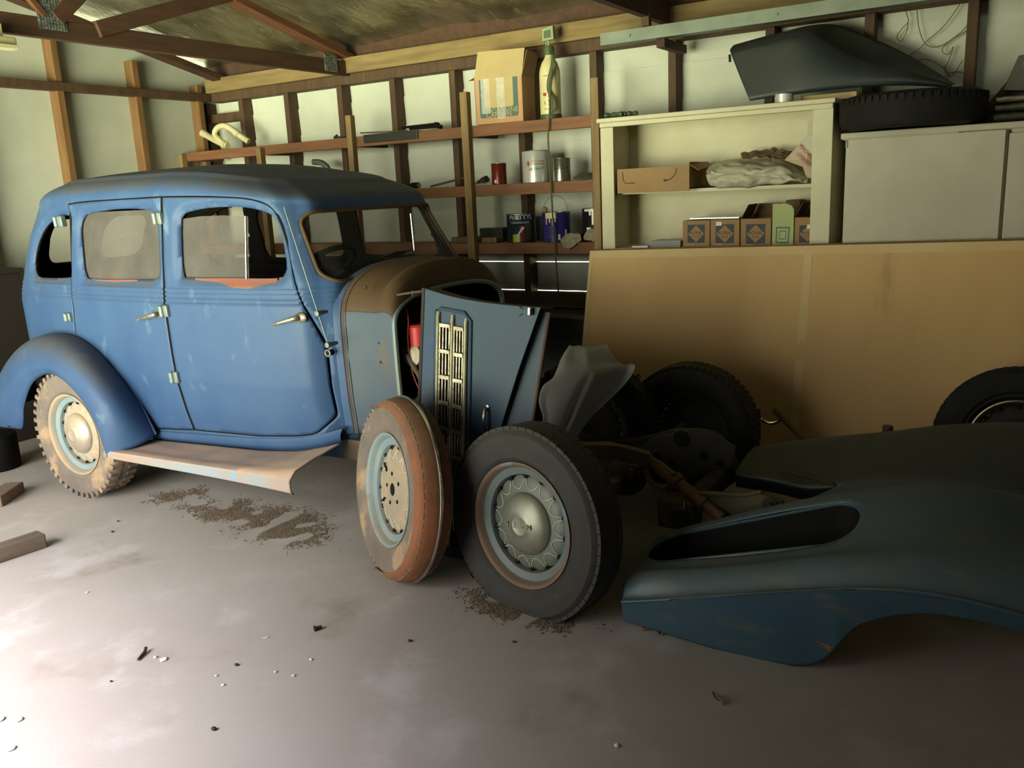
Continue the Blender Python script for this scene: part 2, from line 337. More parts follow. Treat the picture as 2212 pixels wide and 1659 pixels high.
        if solid:
            k = o.modifiers.new('solid', 'SOLIDIFY'); k.thickness = solid; k.offset = offset
            if inner: me.materials.append(MATS[inner]); k.material_offset = 1; k.material_offset_rim = 1 if rim else 0
        if sub:
            k = o.modifiers.new('sub', 'SUBSURF'); k.levels = sub; k.render_levels = sub
        if label: o['label'] = label
        return o

def tag(o, label, cat, group=None, kind=None):
    if label: o['label'] = label
    if cat: o['category'] = cat
    if group: o['group'] = group
    if kind: o['kind'] = kind
    return o
def thing(name, label, cat, loc=(0, 0, 0), rot=None, group=None):
    o = bpy.data.objects.new(name, None); C.objects.link(o); o.location = loc; o.empty_display_size = 0.1
    if rot is not None: o.rotation_mode = 'QUATERNION'; o.rotation_quaternion = rot.to_quaternion()
    return tag(o, label, cat, group)
def struct(o): o['kind'] = 'structure'; return o
def sub_empty(name, parent, loc=(0, 0, 0)):
    o = bpy.data.objects.new(name, None); C.objects.link(o); o.parent = parent; o.location = loc; o.empty_display_size = 0.05
    return o
def smoothstep(a, b, x):
    t = min(1.0, max(0.0, (x-a)/(b-a))); return t*t*(3-2*t)
def nz3(x, y, z): return mnoise.noise(Vector((x, y, z)))
def catmull(pts, n):
    """n points evenly in parameter through the control points (any dimension)."""
    P = np.array(pts, float); k = len(P); out = []
    for i in range(n):
        t = i/(n-1)*(k-1); j = min(int(t), k-2); u = t-j
        p0 = P[max(j-1, 0)]; p1 = P[j]; p2 = P[j+1]; p3 = P[min(j+2, k-1)]
        out.append(0.5*((2*p1)+(p2-p0)*u+(2*p0-5*p1+4*p2-p3)*u*u+(3*p1-p0-3*p2+p3)*u**3))
    return out
def text(s, size, M, mat, parent, name='lettering', ext=0.0008, local=False, warp=None, label=None):
    cu = bpy.data.curves.new('t', 'FONT'); cu.body = s; cu.size = size; cu.extrude = ext; cu.align_x = 'CENTER'; cu.align_y = 'CENTER'
    cu.resolution_u = 3
    t = bpy.data.objects.new('t', cu); C.objects.link(t)
    dg = bpy.context.evaluated_depsgraph_get(); me = bpy.data.meshes.new_from_object(t.evaluated_get(dg))
    mb = MB(); mb.add([(M @ (warp(v.co) if warp else v.co)) for v in me.vertices], [tuple(p.vertices) for p in me.polygons])
    bpy.data.objects.remove(t, do_unlink=True); bpy.data.curves.remove(cu); bpy.data.meshes.remove(me)
    return mb.build(name, mat, parent, smooth=0, local=local, label=label)
def frame_x(y_dir=-1):
    """text frame lying in the plane x = const facing -X: text right = -Y, up = +Z."""
    return Matrix(((0, 0, -1, 0), (-1, 0, 0, 0), (0, 1, 0, 0), (0, 0, 0, 1)))
# ------------------------------------------------------------------ the garage
WX, GY, LX, FY = 5.25, 6.15, DOOR_X, -2.6          # shelf wall, gable wall, door wall, near wall
def zroof(x): return 2.57 + 0.236*(5.2-x) if x > 2.25 else 2.57 + 0.236*(5.2-2.25) - 0.236*(2.25-x)
MB().box(LX-0.4, WX+0.3, FY-0.3, GY+0.3, -0.12, 0).build('floor', 'concrete', smooth=0)['kind'] = 'structure'

b = MB()
z = -0.0
while z < 2.3:                                     # lapped boards; daylight shows through two open laps
    g = 0.004 if abs(z-0.8) < 0.01 or abs(z-1.0) < 0.01 else 0.0
    b.prism([(WX+0.012, z+g), (WX, z+0.2), (WX+0.016, z+0.2), (WX+0.028, z+g)], lambda a, c, d: Vector((a, d, c)), FY, GY+0.1)
    z += 0.2
b.box(WX, WX+0.03, FY, GY+0.1, 2.40, 2.50)
wall_right = struct(b.build('wall_right', 'wall_white', smooth=0))
def stud_y(px, py): return at(px, py, x=5.15).y
for px, py in ((437, 230), (515, 230), (612, 210), (725, 180), (840, 180), (968, 150), (1121, 330), (1272, 110), (1443, 150), (1653, 90), (1868, 40), (2088, 60)):
    y0 = stud_y(px, py)
    MB().box(5.15, 5.249, y0-0.05, y0, 0.0, 2.32).build('wall_stud', 'stud_wood', wall_right, smooth=0, bevel=0.003)
MB().box(5.14, 5.249, FY, 6.05, 2.32, 2.39).build('wall_plate', 'stud_wood', wall_right, smooth=0, bevel=0.003)
MB().box(5.10, 5.249, FY, 6.05, 2.39, 2.50).build('top_plate', 'plate_wood', wall_right, smooth=0, bevel=0.004)
MB().box(5.20, 5.30, FY, GY, 2.50, 2.66).build('eaves_gap_fill', 'truss_wood', wall_right, smooth=0)  # dark fill standing in for the shaded gap between plate and foil
MB().box(5.17, 5.249, stud_y(515, 230), stud_y(437, 230)-0.05, 2.16, 2.23).build('nogging', 'stud_wood', wall_right, smooth=0, bevel=0.003)

b = MB()
for (x0, x1) in ((LX, 0.75), (0.75, 2.25), (2.25, 3.75), (3.75, WX+0.03)):
    b.prism([(x0, 0), (x1, 0), (x1, zroof(x1)-0.02), (x0, zroof(x0)-0.02)], lambda a, c, d: Vector((a, d, c)), GY, GY+0.05)
wall_back = struct(b.build('wall_back', 'wall_white', smooth=0))
for px, py in ((112, 120), (285, 140), (430, 230)):
    x0 = at(px, py, y=6.05).x
    top = zroof(x0)-0.16
    MB().box(x0, x0+0.05, 6.05, 6.149, 0, top).build('wall_stud', 'stud_pale', wall_back, smooth=0, bevel=0.003)
for x0 in (3.15, 2.5, 1.85):
    MB().box(x0, x0+0.05, 6.05, 6.149, 0, zroof(x0)-0.16).build('wall_stud', 'stud_wood', wall_back, smooth=0, bevel=0.003)
z0, z1 = at(200, 201, y=6.03).z, at(200, 183, y=6.03).z
MB().box(LX, 5.14, 6.03, 6.10, z0, z1).build('wall_rail', 'stud_wood', wall_back, smooth=0, bevel=0.003)
MB().beam((2.25, 5.9, zroof(2.25)-0.09), (5.2, 5.9, zroof(5.2)-0.09), 0.05, 0.10, (0, 1, 0)).build('gable_rafter', 'truss_wood', wall_back, smooth=0, bevel=0.003)

b = MB()                                            # door wall with the wide open doorway
b.box(LX-0.1, LX, FY, DOOR_Y0, 0, 2.57).box(LX-0.1, LX, DOOR_Y1, GY, 0, 2.57).box(LX-0.1, LX, DOOR_Y0, DOOR_Y1, DOOR_Z, 2.57)
struct(b.build('wall_left', 'wall_white', smooth=0))
struct(MB().prism([(LX, 0), (WX+0.03, 0), (WX+0.03, 2.55), (2.25, 3.24), (LX, 2.55)], lambda a, c, d: Vector((a, d, c)), FY-0.05, FY).build('wall_front', 'stud_wood', smooth=0))
for nm, xa, xb in (('ceiling', 2.25, WX+0.1), ('ceiling', 2.25, LX-0.15)):
    P = []
    for i in range(70):
        y = FY-0.05 + (GY+0.1-FY)*i/69
        P.append([Vector((xa+(xb-xa)*j/40, y, zroof(xa+(xb-xa)*j/40) + 0.03 + 0.045*nz3(y*1.5, j*0.10, 3) + 0.014*nz3(y*5, j*0.35, 8))) for j in range(41)])
    struct(MB().grid(P).build(nm, 'foil', smooth=180, solid=0.012, offset=1))

def nail_plate(parent, c, w_, h_, roll=0):
    b = MB(); R = Matrix.Translation(c) @ Matrix.Rotation(roll, 4, 'Y')
    b.box(-w_/2, w_/2, -0.003, 0.0, -h_/2, h_/2, R)
    for i in range(int(w_/0.016)):
        for j in range(int(h_/0.016)):
            x = -w_/2+0.008+i*0.016; z = -h_/2+0.008+j*0.016
            b.box(x-0.003, x+0.003, -0.008, -0.003, z-0.005, z+0.005, R)
    b.build('nail_plate', 'nail_plate', parent, smooth=0)

TY = 4.5
t = thing('roof_truss', 'dark brown timber roof truss with nail plates above the blue car', 'truss', (2.3, TY, 2.4))
zc0, zc1 = at(300, 107, y=TY).z, at(300, 67, y=TY).z
MB().box(LX+0.01, 5.13, TY-0.0, TY+0.045, zc0, zc1).build('bottom_chord', 'truss_wood', t, smooth=0, bevel=0.003)
def rz(x): return zroof(x)-0.075
MB().beam((5.24, TY+0.022, rz(5.24)), (2.25, TY+0.022, rz(2.25)), 0.045, 0.11, (0, 1, 0)).build('top_chord', 'rafter_wood', t, smooth=0, bevel=0.003)
MB().beam((LX, TY+0.022, rz(LX)), (2.25, TY+0.022, rz(2.25)), 0.045, 0.11, (0, 1, 0)).build('top_chord', 'rafter_wood', t, smooth=0, bevel=0.003)
p0, p1 = at(215, 62, y=TY), at(500, -14, y=TY)
d = (p1-p0).normalized()
MB().beam(p0-d*0.02, p1+d*0.0, 0.085, 0.045, (0, 1, 0)).build('web', 'truss_wood', t, smooth=0, bevel=0.003)
p0, p1 = at(120, 40, y=TY), at(225, -70, y=TY)
MB().beam(p0, p1, 0.08, 0.045, (0, 1, 0)).build('web', 'truss_wood', t, smooth=0, bevel=0.003)
p0, p1 = at(95, 34, y=TY), at(50, -20, y=TY)
MB().beam(p0, p1, 0.03, 0.03, (0, 1, 0)).build('brace', 'rafter_wood', t, smooth=0, bevel=0.002)
nail_plate(t, at(110, 30, y=TY)-Vector((0, 0.001, 0)), 0.155, 0.16)
nail_plate(t, at(714, 136, y=TY)-Vector((0, 0.001, 0)), 0.13, 0.12)

TY = 1.92
t = thing('roof_truss', 'dark timber truss end bearing on the wall plate above the open cupboard', 'truss', (2.3, TY, 2.3))
MB().box(4.80, 5.15, TY-0.02, TY+0.03, 2.235, 2.282).build('packer', 'truss_wood', t, smooth=0, bevel=0.003)
MB().box(LX+0.01, 5.09, TY+0.06, TY+0.11, 2.40, 2.52).build('bottom_chord', 'truss_wood', t, smooth=0, bevel=0.003)
MB().beam((5.24, TY+0.14, rz(5.24)), (2.25, TY+0.14, rz(2.25)), 0.045, 0.11, (0, 1, 0)).build('top_chord', 'truss_wood', t, smooth=0, bevel=0.003)
q = at(1367, 70, y=TY+0.16)
MB().box(q.x-0.02, q.x+0.02, TY+0.055, TY+0.10, 2.352, zroof(q.x)-0.02).build('hanger', 'stud_wood', t, smooth=0, bevel=0.002)

b = MB(); yA, yB = 2.283, -0.4
b.box(4.776, 4.782, yB, yA, 2.283, 2.350).box(4.782, 4.85, yB, yA, 2.283, 2.289)
t = thing('steel_angle', 'pale galvanised steel angle spanning above the white open cupboard', 'angle bar', (4.8, 1.0, 2.283))
b.build('angle', 'galvanised', t, smooth=0, bevel=0.001)
for yy in (2.1, 1.28, 0.55):
    MB().cyl((4.776, yy, 2.317), (4.769, yy, 2.317), 0.008, 10).build('bolt', 'galvanised', t)

# flood lamp hanging under the truss chord at the far left
q = at(14, 97, y=4.46)
t = thing('flood_lamp', 'small cream floodlight fixed under the roof truss', 'lamp', q)
b = MB().box(q.x-0.11, q.x+0.02, 4.40, 4.47, q.z-0.008, q.z+0.03)
b.build('housing', 'lamp_body', t, smooth=0, bevel=0.006)
b = MB(); b.prism([(q.x-0.10, q.z-0.008), (q.x+0.02, q.z-0.008), (q.x+0.015, q.z-0.028), (q.x-0.085, q.z-0.028)], lambda a, c, d: Vector((a, d, c)), 4.385, 4.455)
b.build('reflector', 'lamp_reflector', t, smooth=0, bevel=0.002)
MB().box(q.x-0.07, q.x-0.02, 4.44, 4.5, q.z+0.03, zc0+0.03).build('bracket', 'lamp_body', t, smooth=0, bevel=0.002)

# ------------------------------------------------------------------ timber shelving along the wall
t = thing('timber_shelving', 'reddish timber shelving of three long shelves and uprights along the wall', 'shelves', (4.95, 4.2, 0))
SHZ = (1.915, 1.537, 1.16)                          # shelf tops
for zt, y1 in zip(SHZ, (6.12, 6.04, 6.04)):
    MB().box(4.85, 4.895, 2.34, y1, zt-0.07, zt).build('front_rail', 'shelf_wood', t, smooth=0, bevel=0.003)
    b = MB()
    for k in range(3):
        b.box(4.896+k*0.085, 4.974+k*0.085, 2.34, min(y1, 6.03), zt-0.022, zt-0.002)
    b.build('shelf_boards', 'shelf_wood', t, smooth=0, bevel=0.002)
    for yy in (2.345, 3.24, 4.2, 5.15, 5.98):
        MB().box(4.896, 5.149, yy, yy+0.04, zt-0.072, zt-0.023).build('shelf_bearer', 'stud_wood', t, smooth=0)
for y, zt, wd in ((2.365, 2.117, 0.05), (3.30, 2.125, 0.055), (4.285, 2.061, 0.05), (5.21, 1.898, 0.05), (6.18-0.06, 1.903, 0.05)):
    MB().box(4.80, 4.849, y-wd, y, 0, zt).build('upright', 'post_wood', t, smooth=0, bevel=0.003)
for zz0, zz1, x0 in ((at(1225, 662, x=4.98).z, at(1225, 634, x=4.98).z, 4.98), (at(1225, 682, x=4.95).z, at(1225, 664, x=4.95).z, 4.95)):
    MB().box(x0, x0+0.05, 2.34, 5.9, zz0, zz1).build('low_rail', 'dark_wood', t, smooth=0, bevel=0.003)
MB().box(4.95, 5.14, 2.34, 5.9, at(1225, 660, x=4.98).z-0.02, at(1225, 660, x=4.98).z).build('low_shelf', 'dark_wood', t, smooth=0)

a_ = at(20, 580, y=5.8)
t = thing('wooden_cabinet', 'dark wooden cabinet against the back wall behind the car', 'cabinet', (2.9, 5.9, 0))
MB().box(2.3, a_.x+0.05, 5.78, 6.04, 0, a_.z-0.03).build('carcass', 'cabinet_dark', t, smooth=0, bevel=0.004)
MB().box(2.28, a_.x+0.07, 5.76, 6.04, a_.z-0.029, a_.z).build('top', 'cabinet_dark', t, smooth=0, bevel=0.004)
# ------------------------------------------------------------------ the old blue car
XC = 3.335                                          # centre line; the car points along -Y, parallel to the shelf wall
car = thing('vintage_car', 'faded blue vintage sedan without front fenders, parked in front of the shelving', 'car', (XC, 3.8, 0))
PLAN = [(5.25, 0), (5.25, .14), (5.245, .28), (5.215, .42), (5.13, .525), (5.01, .583), (4.85, .613), (4.70, .632), (4.45, .654), (4.2, .674), (3.9, .686),
        (3.6, .690), (3.3, .664), (3.0, .636), (2.87, .616), (2.80, .598), (2.76, .567), (2.73, .531), (2.70, .503), (2.684, .482), (2.678, .44), (2.677, .32), (2.677, .16), (2.677, 0)]
_d = np.array(catmull(PLAN, 1600)); _d[:, 1] = np.maximum(_d[:, 1], 0)
_s = np.concatenate([[0], np.cumsum(np.hypot(*np.diff(_d, axis=0).T))])
NH = 240
HALF = np.stack([np.interp(np.linspace(0, _s[-1], NH), _s, _d[:, i]) for i in (0, 1)], 1)
TZ = [.30, .39, .50, .665, .80, 1.03, 1.25, 1.545]; TV = [.10, .075, .045, .012, .004, 0, .022, .060]
def tum(z): return np.interp(z, TZ, TV)
def ssv(a, b, x): t = np.clip((x-a)/(b-a), 0, 1); return t*t*(3-2*t)
def shift(y0, z):
    dR = np.interp(z, [1.0, 1.1, 1.39, 1.545], [0, .03, .13, .24]); dF = np.interp(z, [1.15, 1.55], [0, .17])
    return -dR*ssv(4.3, 5.2, y0) + dF*ssv(3.3, 2.78, y0)
def sag(y): return -np.where(y > 4.5, .16*(y-4.5)**2, 0) - np.where(y < 3.7, .088*(3.7-y)**2, 0)
def half_width(y, z):
    y0 = HALF[:, 0]; yy = y0 + shift(y0, z); o = np.argsort(yy); sel = HALF[:, 1] > 0.46
    yy = yy[sel]; hw = HALF[sel, 1]; o = np.argsort(yy); return np.interp(y, yy[o], hw[o]) - tum(z)*0.999
def side(px, py, off=0.0):
    """Measured point on the near side of the body."""
    x = 2.70
    for _ in range(6):
        p = at(px, py, x=x); zz = p.z - float(sag(np.array(p.y))*ssv(1.1, 1.545, p.z)); x = XC - float(half_width(p.y, zz)) - off
    return at(px, py, x=x)
def side_yz(pts, n=0, closed=True):
    q = [side(*p) for p in pts]; q = [(a.y, a.z) for a in q]
    if not n: return q
    if closed:
        k = len(q); r = catmull(q[-2:]+q+q[:3], (k+4)*12); m = len(r)
        r = r[24:24+k*12]; return [tuple(v) for v in r]
    return [tuple(v) for v in catmull(q, n)]
WIN_F = side_yz([(384, 490), (388, 468), (402, 458), (450, 449), (515, 448), (562, 457), (588, 475), (603, 520), (612, 570), (608, 592), (590, 602), (500, 602), (405, 601), (389, 588)], 1)
WIN_R = side_yz([(168, 500), (174, 472), (190, 461), (250, 452), (306, 453), (328, 464), (334, 500), (338, 580), (331, 602), (300, 605), (195, 604), (178, 592), (172, 550)], 1)
WIN_Q = side_yz([(69, 572), (75, 530), (92, 492), (118, 470), (140, 466), (147, 472), (147, 530), (147, 590), (141, 600), (100, 601), (76, 597)], 1)
def dense(poly, step=0.006):
    out = []
    for (a, b), (c, d) in zip(poly, poly[1:]+poly[:1]):
        k = max(1, int(math.hypot(c-a, d-b)/step)); out += [(a+(c-a)*i/k, b+(d-b)*i/k) for i in range(k)]
    return out
def offset(poly, d):
    p = np.array(poly); a = np.roll(p, 4, 0); b = np.roll(p, -4, 0); t = b-a; t /= np.linalg.norm(t, axis=1)[:, None]+1e-9
    n = np.stack([-t[:, 1], t[:, 0]], 1); area = 0.5*np.sum(p[:, 0]*np.roll(p[:, 1], -1)-np.roll(p[:, 0], -1)*p[:, 1])
    return [tuple(v) for v in p + n*d*(1 if area > 0 else -1)]
YB = 3.60
_top = side_yz([(349, 424), (420, 423), (500, 425), (540, 429), (570, 438), (586, 450), (600, 476)], 40, False)
_frt = side_yz([(600, 476), (617, 527), (633, 585), (649, 640), (670, 705), (690, 775), (706, 840), (714, 880), (712, 905), (700, 925), (680, 938), (640, 943), (560, 943)], 60, False)
_frt = [(max(y, 2.722+.02*max(0, .9-z)), z) for y, z in _frt]
DOOR_F = dense([(YB, _top[0][1])] + _top[1:] + _frt[1:] + [(YB, side(423, 930).z)])
_rt = side_yz([(344, 424), (250, 430), (180, 435), (146, 440)], 20, False)
_fa = side_yz([(163, 727), (215, 765), (250, 806), (283, 860), (318, 926)], 30, False)
DOOR_R = dense([(YB+0.002, _rt[0][1])] + _rt[1:] + [(_rt[-1][0], 1.0)] + _fa + [(YB+0.002, side(423, 930).z)])

# levels of the shell: sides in z, then the crowned roof
zs = list(np.concatenate([np.arange(.32, 1.03, .014), np.arange(1.03, 1.125, .005), np.arange(1.125, 1.546, .012)]))
lv = [(z, 0.0) for z in zs] + [(zs[-1], math.sin(a)) for a in np.linspace(0.05, math.pi/2, 34)]
def shell():
    rows = []
    y0, h0 = HALF[:, 0], HALF[:, 1]
    for z, h in lv:
        hw = np.maximum(h0 - tum(z)*np.minimum(1, h0/.45), 0); y = y0 + shift(y0, z)
        if h == 0:
            for c_ in (1.045, 1.066, 1.087, 1.108): hw = hw + np.where(h0 > .3, .005*math.exp(-((z-c_)/.0055)**2), 0)
        s = max(0.0, 1-h**2.4)**(1/2.4)
        yc = 3.95; y = yc+(y-yc)*s; hw = hw*s
        Hc = 0.155 - 0.055*ssv(3.7, 2.8, y); zz = z + Hc*h + sag(y)*ssv(1.1, 1.545, z)
        zz = zz + 0.006*ssv(.62, .80, s)*(1 if h > 0 else 0)*0 + (0.010*math.exp(-((s-.80)/.03)**2) if h > 0 else 0)
        near = np.stack([XC-hw, y, zz], 1); far = np.stack([XC+hw, y, zz], 1)[::-1][1:-1]
        rows.append(np.concatenate([near, far]))
    return np.array(rows)
P = shell(); K, N = P.shape[:2]
def seg_dist(pts, poly):
    """distance and nearest point from pts (n,2) to a closed polyline."""
    poly = np.array(poly); a = poly; b = np.roll(poly, -1, 0); best = np.full(len(pts), 9.0); bp = np.zeros((len(pts), 2))
    for i in range(len(a)):
        ab = b[i]-a[i]; L = ab @ ab
        if L < 1e-12: continue
        t = np.clip(((pts-a[i]) @ ab)/L, 0, 1); q = a[i]+t[:, None]*ab; d = np.hypot(*(pts-q).T); m = d < best
        best[m] = d[m]; bp[m] = q[m]
    return best, bp
def inside(pts, poly):
    poly = np.array(poly); r = np.zeros(len(pts), bool); x, y = pts[:, 0], pts[:, 1]
    a = poly; b = np.roll(poly, -1, 0)
    for i in range(len(a)):
        c = ((a[i, 1] > y) != (b[i, 1] > y))
        with np.errstate(divide='ignore', invalid='ignore'):
            r ^= c & (x < (b[i, 0]-a[i, 0])*(y-a[i, 1])/(b[i, 1]-a[i, 1]+1e-15)+a[i, 0])
    return r
flat = P.reshape(-1, 3)
isside = (np.abs(flat[:, 0]-XC) > .42) & (flat[:, 2] < 1.60)
# rolled-in window surrounds on both sides
for wpoly in (WIN_F, WIN_R, WIN_Q):
    idx = np.where(isside & (flat[:, 2] > 1.08))[0]
    d, _ = seg_dist(flat[idx][:, 1:], wpoly); ins = inside(flat[idx][:, 1:], wpoly); d = np.where(ins, 0, d)
    dx = .020*(1-ssv(0, .042, d)); sg = np.sign(XC-flat[idx, 0]); flat[idx, 0] += sg*dx
P = flat.reshape(K, N, 3)
fk, fj = np.meshgrid(np.arange(K-1), np.arange(N), indexing='ij'); fk = fk.ravel(); fj = fj.ravel(); fj2 = (fj+1) % N
FC = (P[fk, fj]+P[fk, fj2]+P[fk+1, fj]+P[fk+1, fj2])/4
FV = np.stack([fk*N+fj, fk*N+fj2, (fk+1)*N+fj2, (fk+1)*N+fj], 1)
f_side = (np.abs(FC[:, 0]-XC) > .40) & (FC[:, 2] < 1.60) & (FC[:, 1] > 2.6) & (FC[:, 1] < 5.16)
f_near = f_side & (FC[:, 0] < XC); f_far = f_side & (FC[:, 0] > XC)
f_front = (FC[:, 1] < 3.05) & (np.abs(FC[:, 0]-XC) < .58) & (FC[:, 2] > 1.1) & (FC[:, 2] < 1.56) & (np.abs(FC[:, 1]-2.70-np.interp(FC[:, 2], [1.15, 1.55], [0, .17])) < .12)
f_rear = (FC[:, 1] > 4.7) & (np.abs(FC[:, 0]-XC) < .5) & (FC[:, 2] < 1.56)
def rrect(a0, a1, b0, b1, r, n=8):
    out = []
    for (cx, cy, s0) in ((a1-r, b1-r, 0), (a0+r, b1-r, 90), (a0+r, b0+r, 180), (a1-r, b0+r, 270)):
        out += [(cx+r*math.cos(math.radians(s0+90*i/n)), cy+r*math.sin(math.radians(s0+90*i/n))) for i in range(n+1)]
    return out
WSW, WSB = .532, 1.14
def wsx(x, z): return XC+(x-XC)*(1-float(tum(z))/WSW)
WS = dense([(wsx(x, z), z+float(sag(np.array(2.8))*ssv(1.1, 1.545, z))) for x, z in rrect(XC-WSW, XC+WSW, WSB, 1.515, .07)])
RW = [dense(rrect(XC-.33, XC-.03, 1.19, 1.46, .08)), dense(rrect(XC+.03, XC+.33, 1.19, 1.46, .08))]
def inF(sel, ax, poly):
    r = np.zeros(len(FC), bool); i = np.where(sel)[0]; r[i] = inside(FC[i][:, ax], poly); return r
YZ, XZ = [1, 2], [0, 2]
G = 0.006
m_doorF = inF(f_near, YZ, DOOR_F); m_doorR = inF(f_near, YZ, DOOR_R)
def region(mask, snaps, dx=0.0):
    """Faces of the shell under mask as (verts, faces); edge vertices settle on the outlines in snaps=[(plane, outline)]."""
    used = np.zeros(K*N, int); np.add.at(used, FV[mask].ravel(), 1)
    other = np.zeros(K*N, int); np.add.at(other, FV[~mask].ravel(), 1)
    V = P.reshape(-1, 3).copy(); edge = np.where((used > 0) & (other > 0))[0]
    Pk = P.copy()
    best = np.full(len(edge), 9.0); tgt = np.zeros((len(edge), 2)); axs = np.zeros(len(edge), int)
    for ax, poly in snaps:
        d, q = seg_dist(V[edge][:, ax], poly)
        if ax == YZ: d = np.where(np.abs(V[edge][:, 0]-XC) < .38, 9, d)
        else: d = np.where((V[edge][:, 1] > 3.1) & (V[edge][:, 1] < 4.5) | (np.abs(V[edge][:, 0]-XC) > .575), 9, d)
        m = d < best; best[m] = d[m]; tgt[m] = q[m]; axs[m] = 0 if ax == YZ else 1
    for vi, dd, tq, aa in zip(edge, best, tgt, axs):
        if dd > .022: continue
        ax = (YZ, XZ)[aa]; oth = 0 if aa == 0 else 1
        k, j = divmod(vi, N); dj = P[k, (j+1) % N]-P[k, (j-1) % N]; dk = P[min(k+1, K-1), j]-P[max(k-1, 0), j]
        A = np.array([[dj[ax[0]], dk[ax[0]]], [dj[ax[1]], dk[ax[1]]]]); r = tq-V[vi][ax]
        try: s = np.linalg.solve(A, r)
        except np.linalg.LinAlgError: continue
        if np.abs(s).max() > 2: continue
        V[vi, ax] = tq; V[vi, oth] += s[0]*dj[oth]+s[1]*dk[oth]
    ids = np.unique(FV[mask]); mp = -np.ones(K*N, int); mp[ids] = np.arange(len(ids))
    V = V[ids]
    if dx: V[:, 0] += dx*np.sign(XC-V[:, 0])
    return V, mp[FV[mask]]
m_q = inF(f_near, YZ, WIN_Q)
m_far = np.zeros(len(FC), bool)
for wpoly in (WIN_F, WIN_R, WIN_Q): m_far |= inF(f_far, YZ, wpoly)
m_ws = inF(f_front, XZ, WS); m_rw = inF(f_rear, XZ, RW[0]) | inF(f_rear, XZ, RW[1])
body = ~(m_doorF | m_doorR | m_q | m_far | m_ws | m_rw)
V, F = region(body, [(YZ, DOOR_F), (YZ, DOOR_R), (YZ, WIN_Q), (YZ, WIN_F), (YZ, WIN_R), (XZ, WS), (XZ, RW[0]), (XZ, RW[1])])
mb = MB(); mb.add(V, F.tolist()); mb.build('body_shell', 'paint_blue', car, smooth=50, solid=0.022, offset=-1, inner='interior', rim=True)
fd_o = offset(DOOR_F, G); rd_o = offset(DOOR_R, G)
mdf = inF(f_near, YZ, fd_o) & ~inF(f_near, YZ, WIN_F)
V, F = region(mdf, [(YZ, fd_o), (YZ, WIN_F)])
mb = MB(); mb.add(V, F.tolist()); front_door = mb.build('front_door', 'paint_blue', car, smooth=50, solid=0.03, offset=-1, inner='interior', rim=True)
mdr = inF(f_near, YZ, rd_o) & ~inF(f_near, YZ, WIN_R)
V, F = region(mdr, [(YZ, rd_o), (YZ, WIN_R)])
mb = MB(); mb.add(V, F.tolist()); rear_door = mb.build('rear_door', 'paint_blue', car, smooth=50, solid=0.03, offset=-1, inner='interior', rim=True)
# bare primer along the window sills
for win, low, par in ((WIN_F, [(606, 600), (592, 611), (566, 617), (540, 624), (505, 622), (470, 611), (430, 607), (398, 603)], front_door), (WIN_R, [(330, 603), (310, 606), (280, 609), (240, 610), (205, 607), (188, 604)], rear_door)):
    pl_ = dense(side_yz(low+[(low[-1][0]+4, low[-1][1]-12), (low[0][0]-4, low[0][1]-12)])); m = inF(f_near, YZ, pl_) & ~inF(f_near, YZ, win)
    V, F = region(m, [(YZ, pl_), (YZ, win)], dx=-.002); mb = MB(); mb.add(V, F.tolist()); mb.build('bare_sill', 'primer', par, smooth=50, label='reddish bare primer along the window sill')
# door glass
gl = dense(side_yz([(380, 474), (420, 468), (470, 466), (525, 468), (527, 604), (460, 606), (380, 606)]))
m = inF(f_near, YZ, gl) & inF(f_near, YZ, offset(WIN_F, -.02)); V, F = region(m, [(YZ, gl)], dx=.012)
mb = MB(); mb.add(V, F.tolist()); mb.build('window_glass', 'glass_dusty', front_door, smooth=180, label='dust-covered half pane of glass')
a, b_ = side(526, 467), side(528, 603); s_ = Vector((.012, 0, 0))
MB().tube([a+s_, b_+s_], .005, 8).build('glass_channel', 'chrome', front_door)
m = inF(f_near, YZ, offset(WIN_R, -.012)) & (FC[:, 2] < side(250, 458).z); V, F = region(m, [], dx=.012)
mb = MB(); mb.add(V, F.tolist()); mb.build('window_glass', 'glass_dusty', rear_door, smooth=180)
# black tubes added behind the door gaps to paint in their shade
for pl_, par in ((DOOR_F, front_door), (DOOR_R, rear_door)):
    q = [(y, z) for y, z in offset(pl_, .002)][::6]; pts = []
    for y, z in q:
        zz = z-float(sag(np.array(y))*ssv(1.1, 1.545, z)); pts.append(Vector((XC-float(half_width(y, zz))+.016, y, z)))
    mb = MB(); mb.tube(pts, .0085, 6, closed=True); mb.build('door_gap_shade', 'black', par, label='dark strip added behind the door gap as its shade')
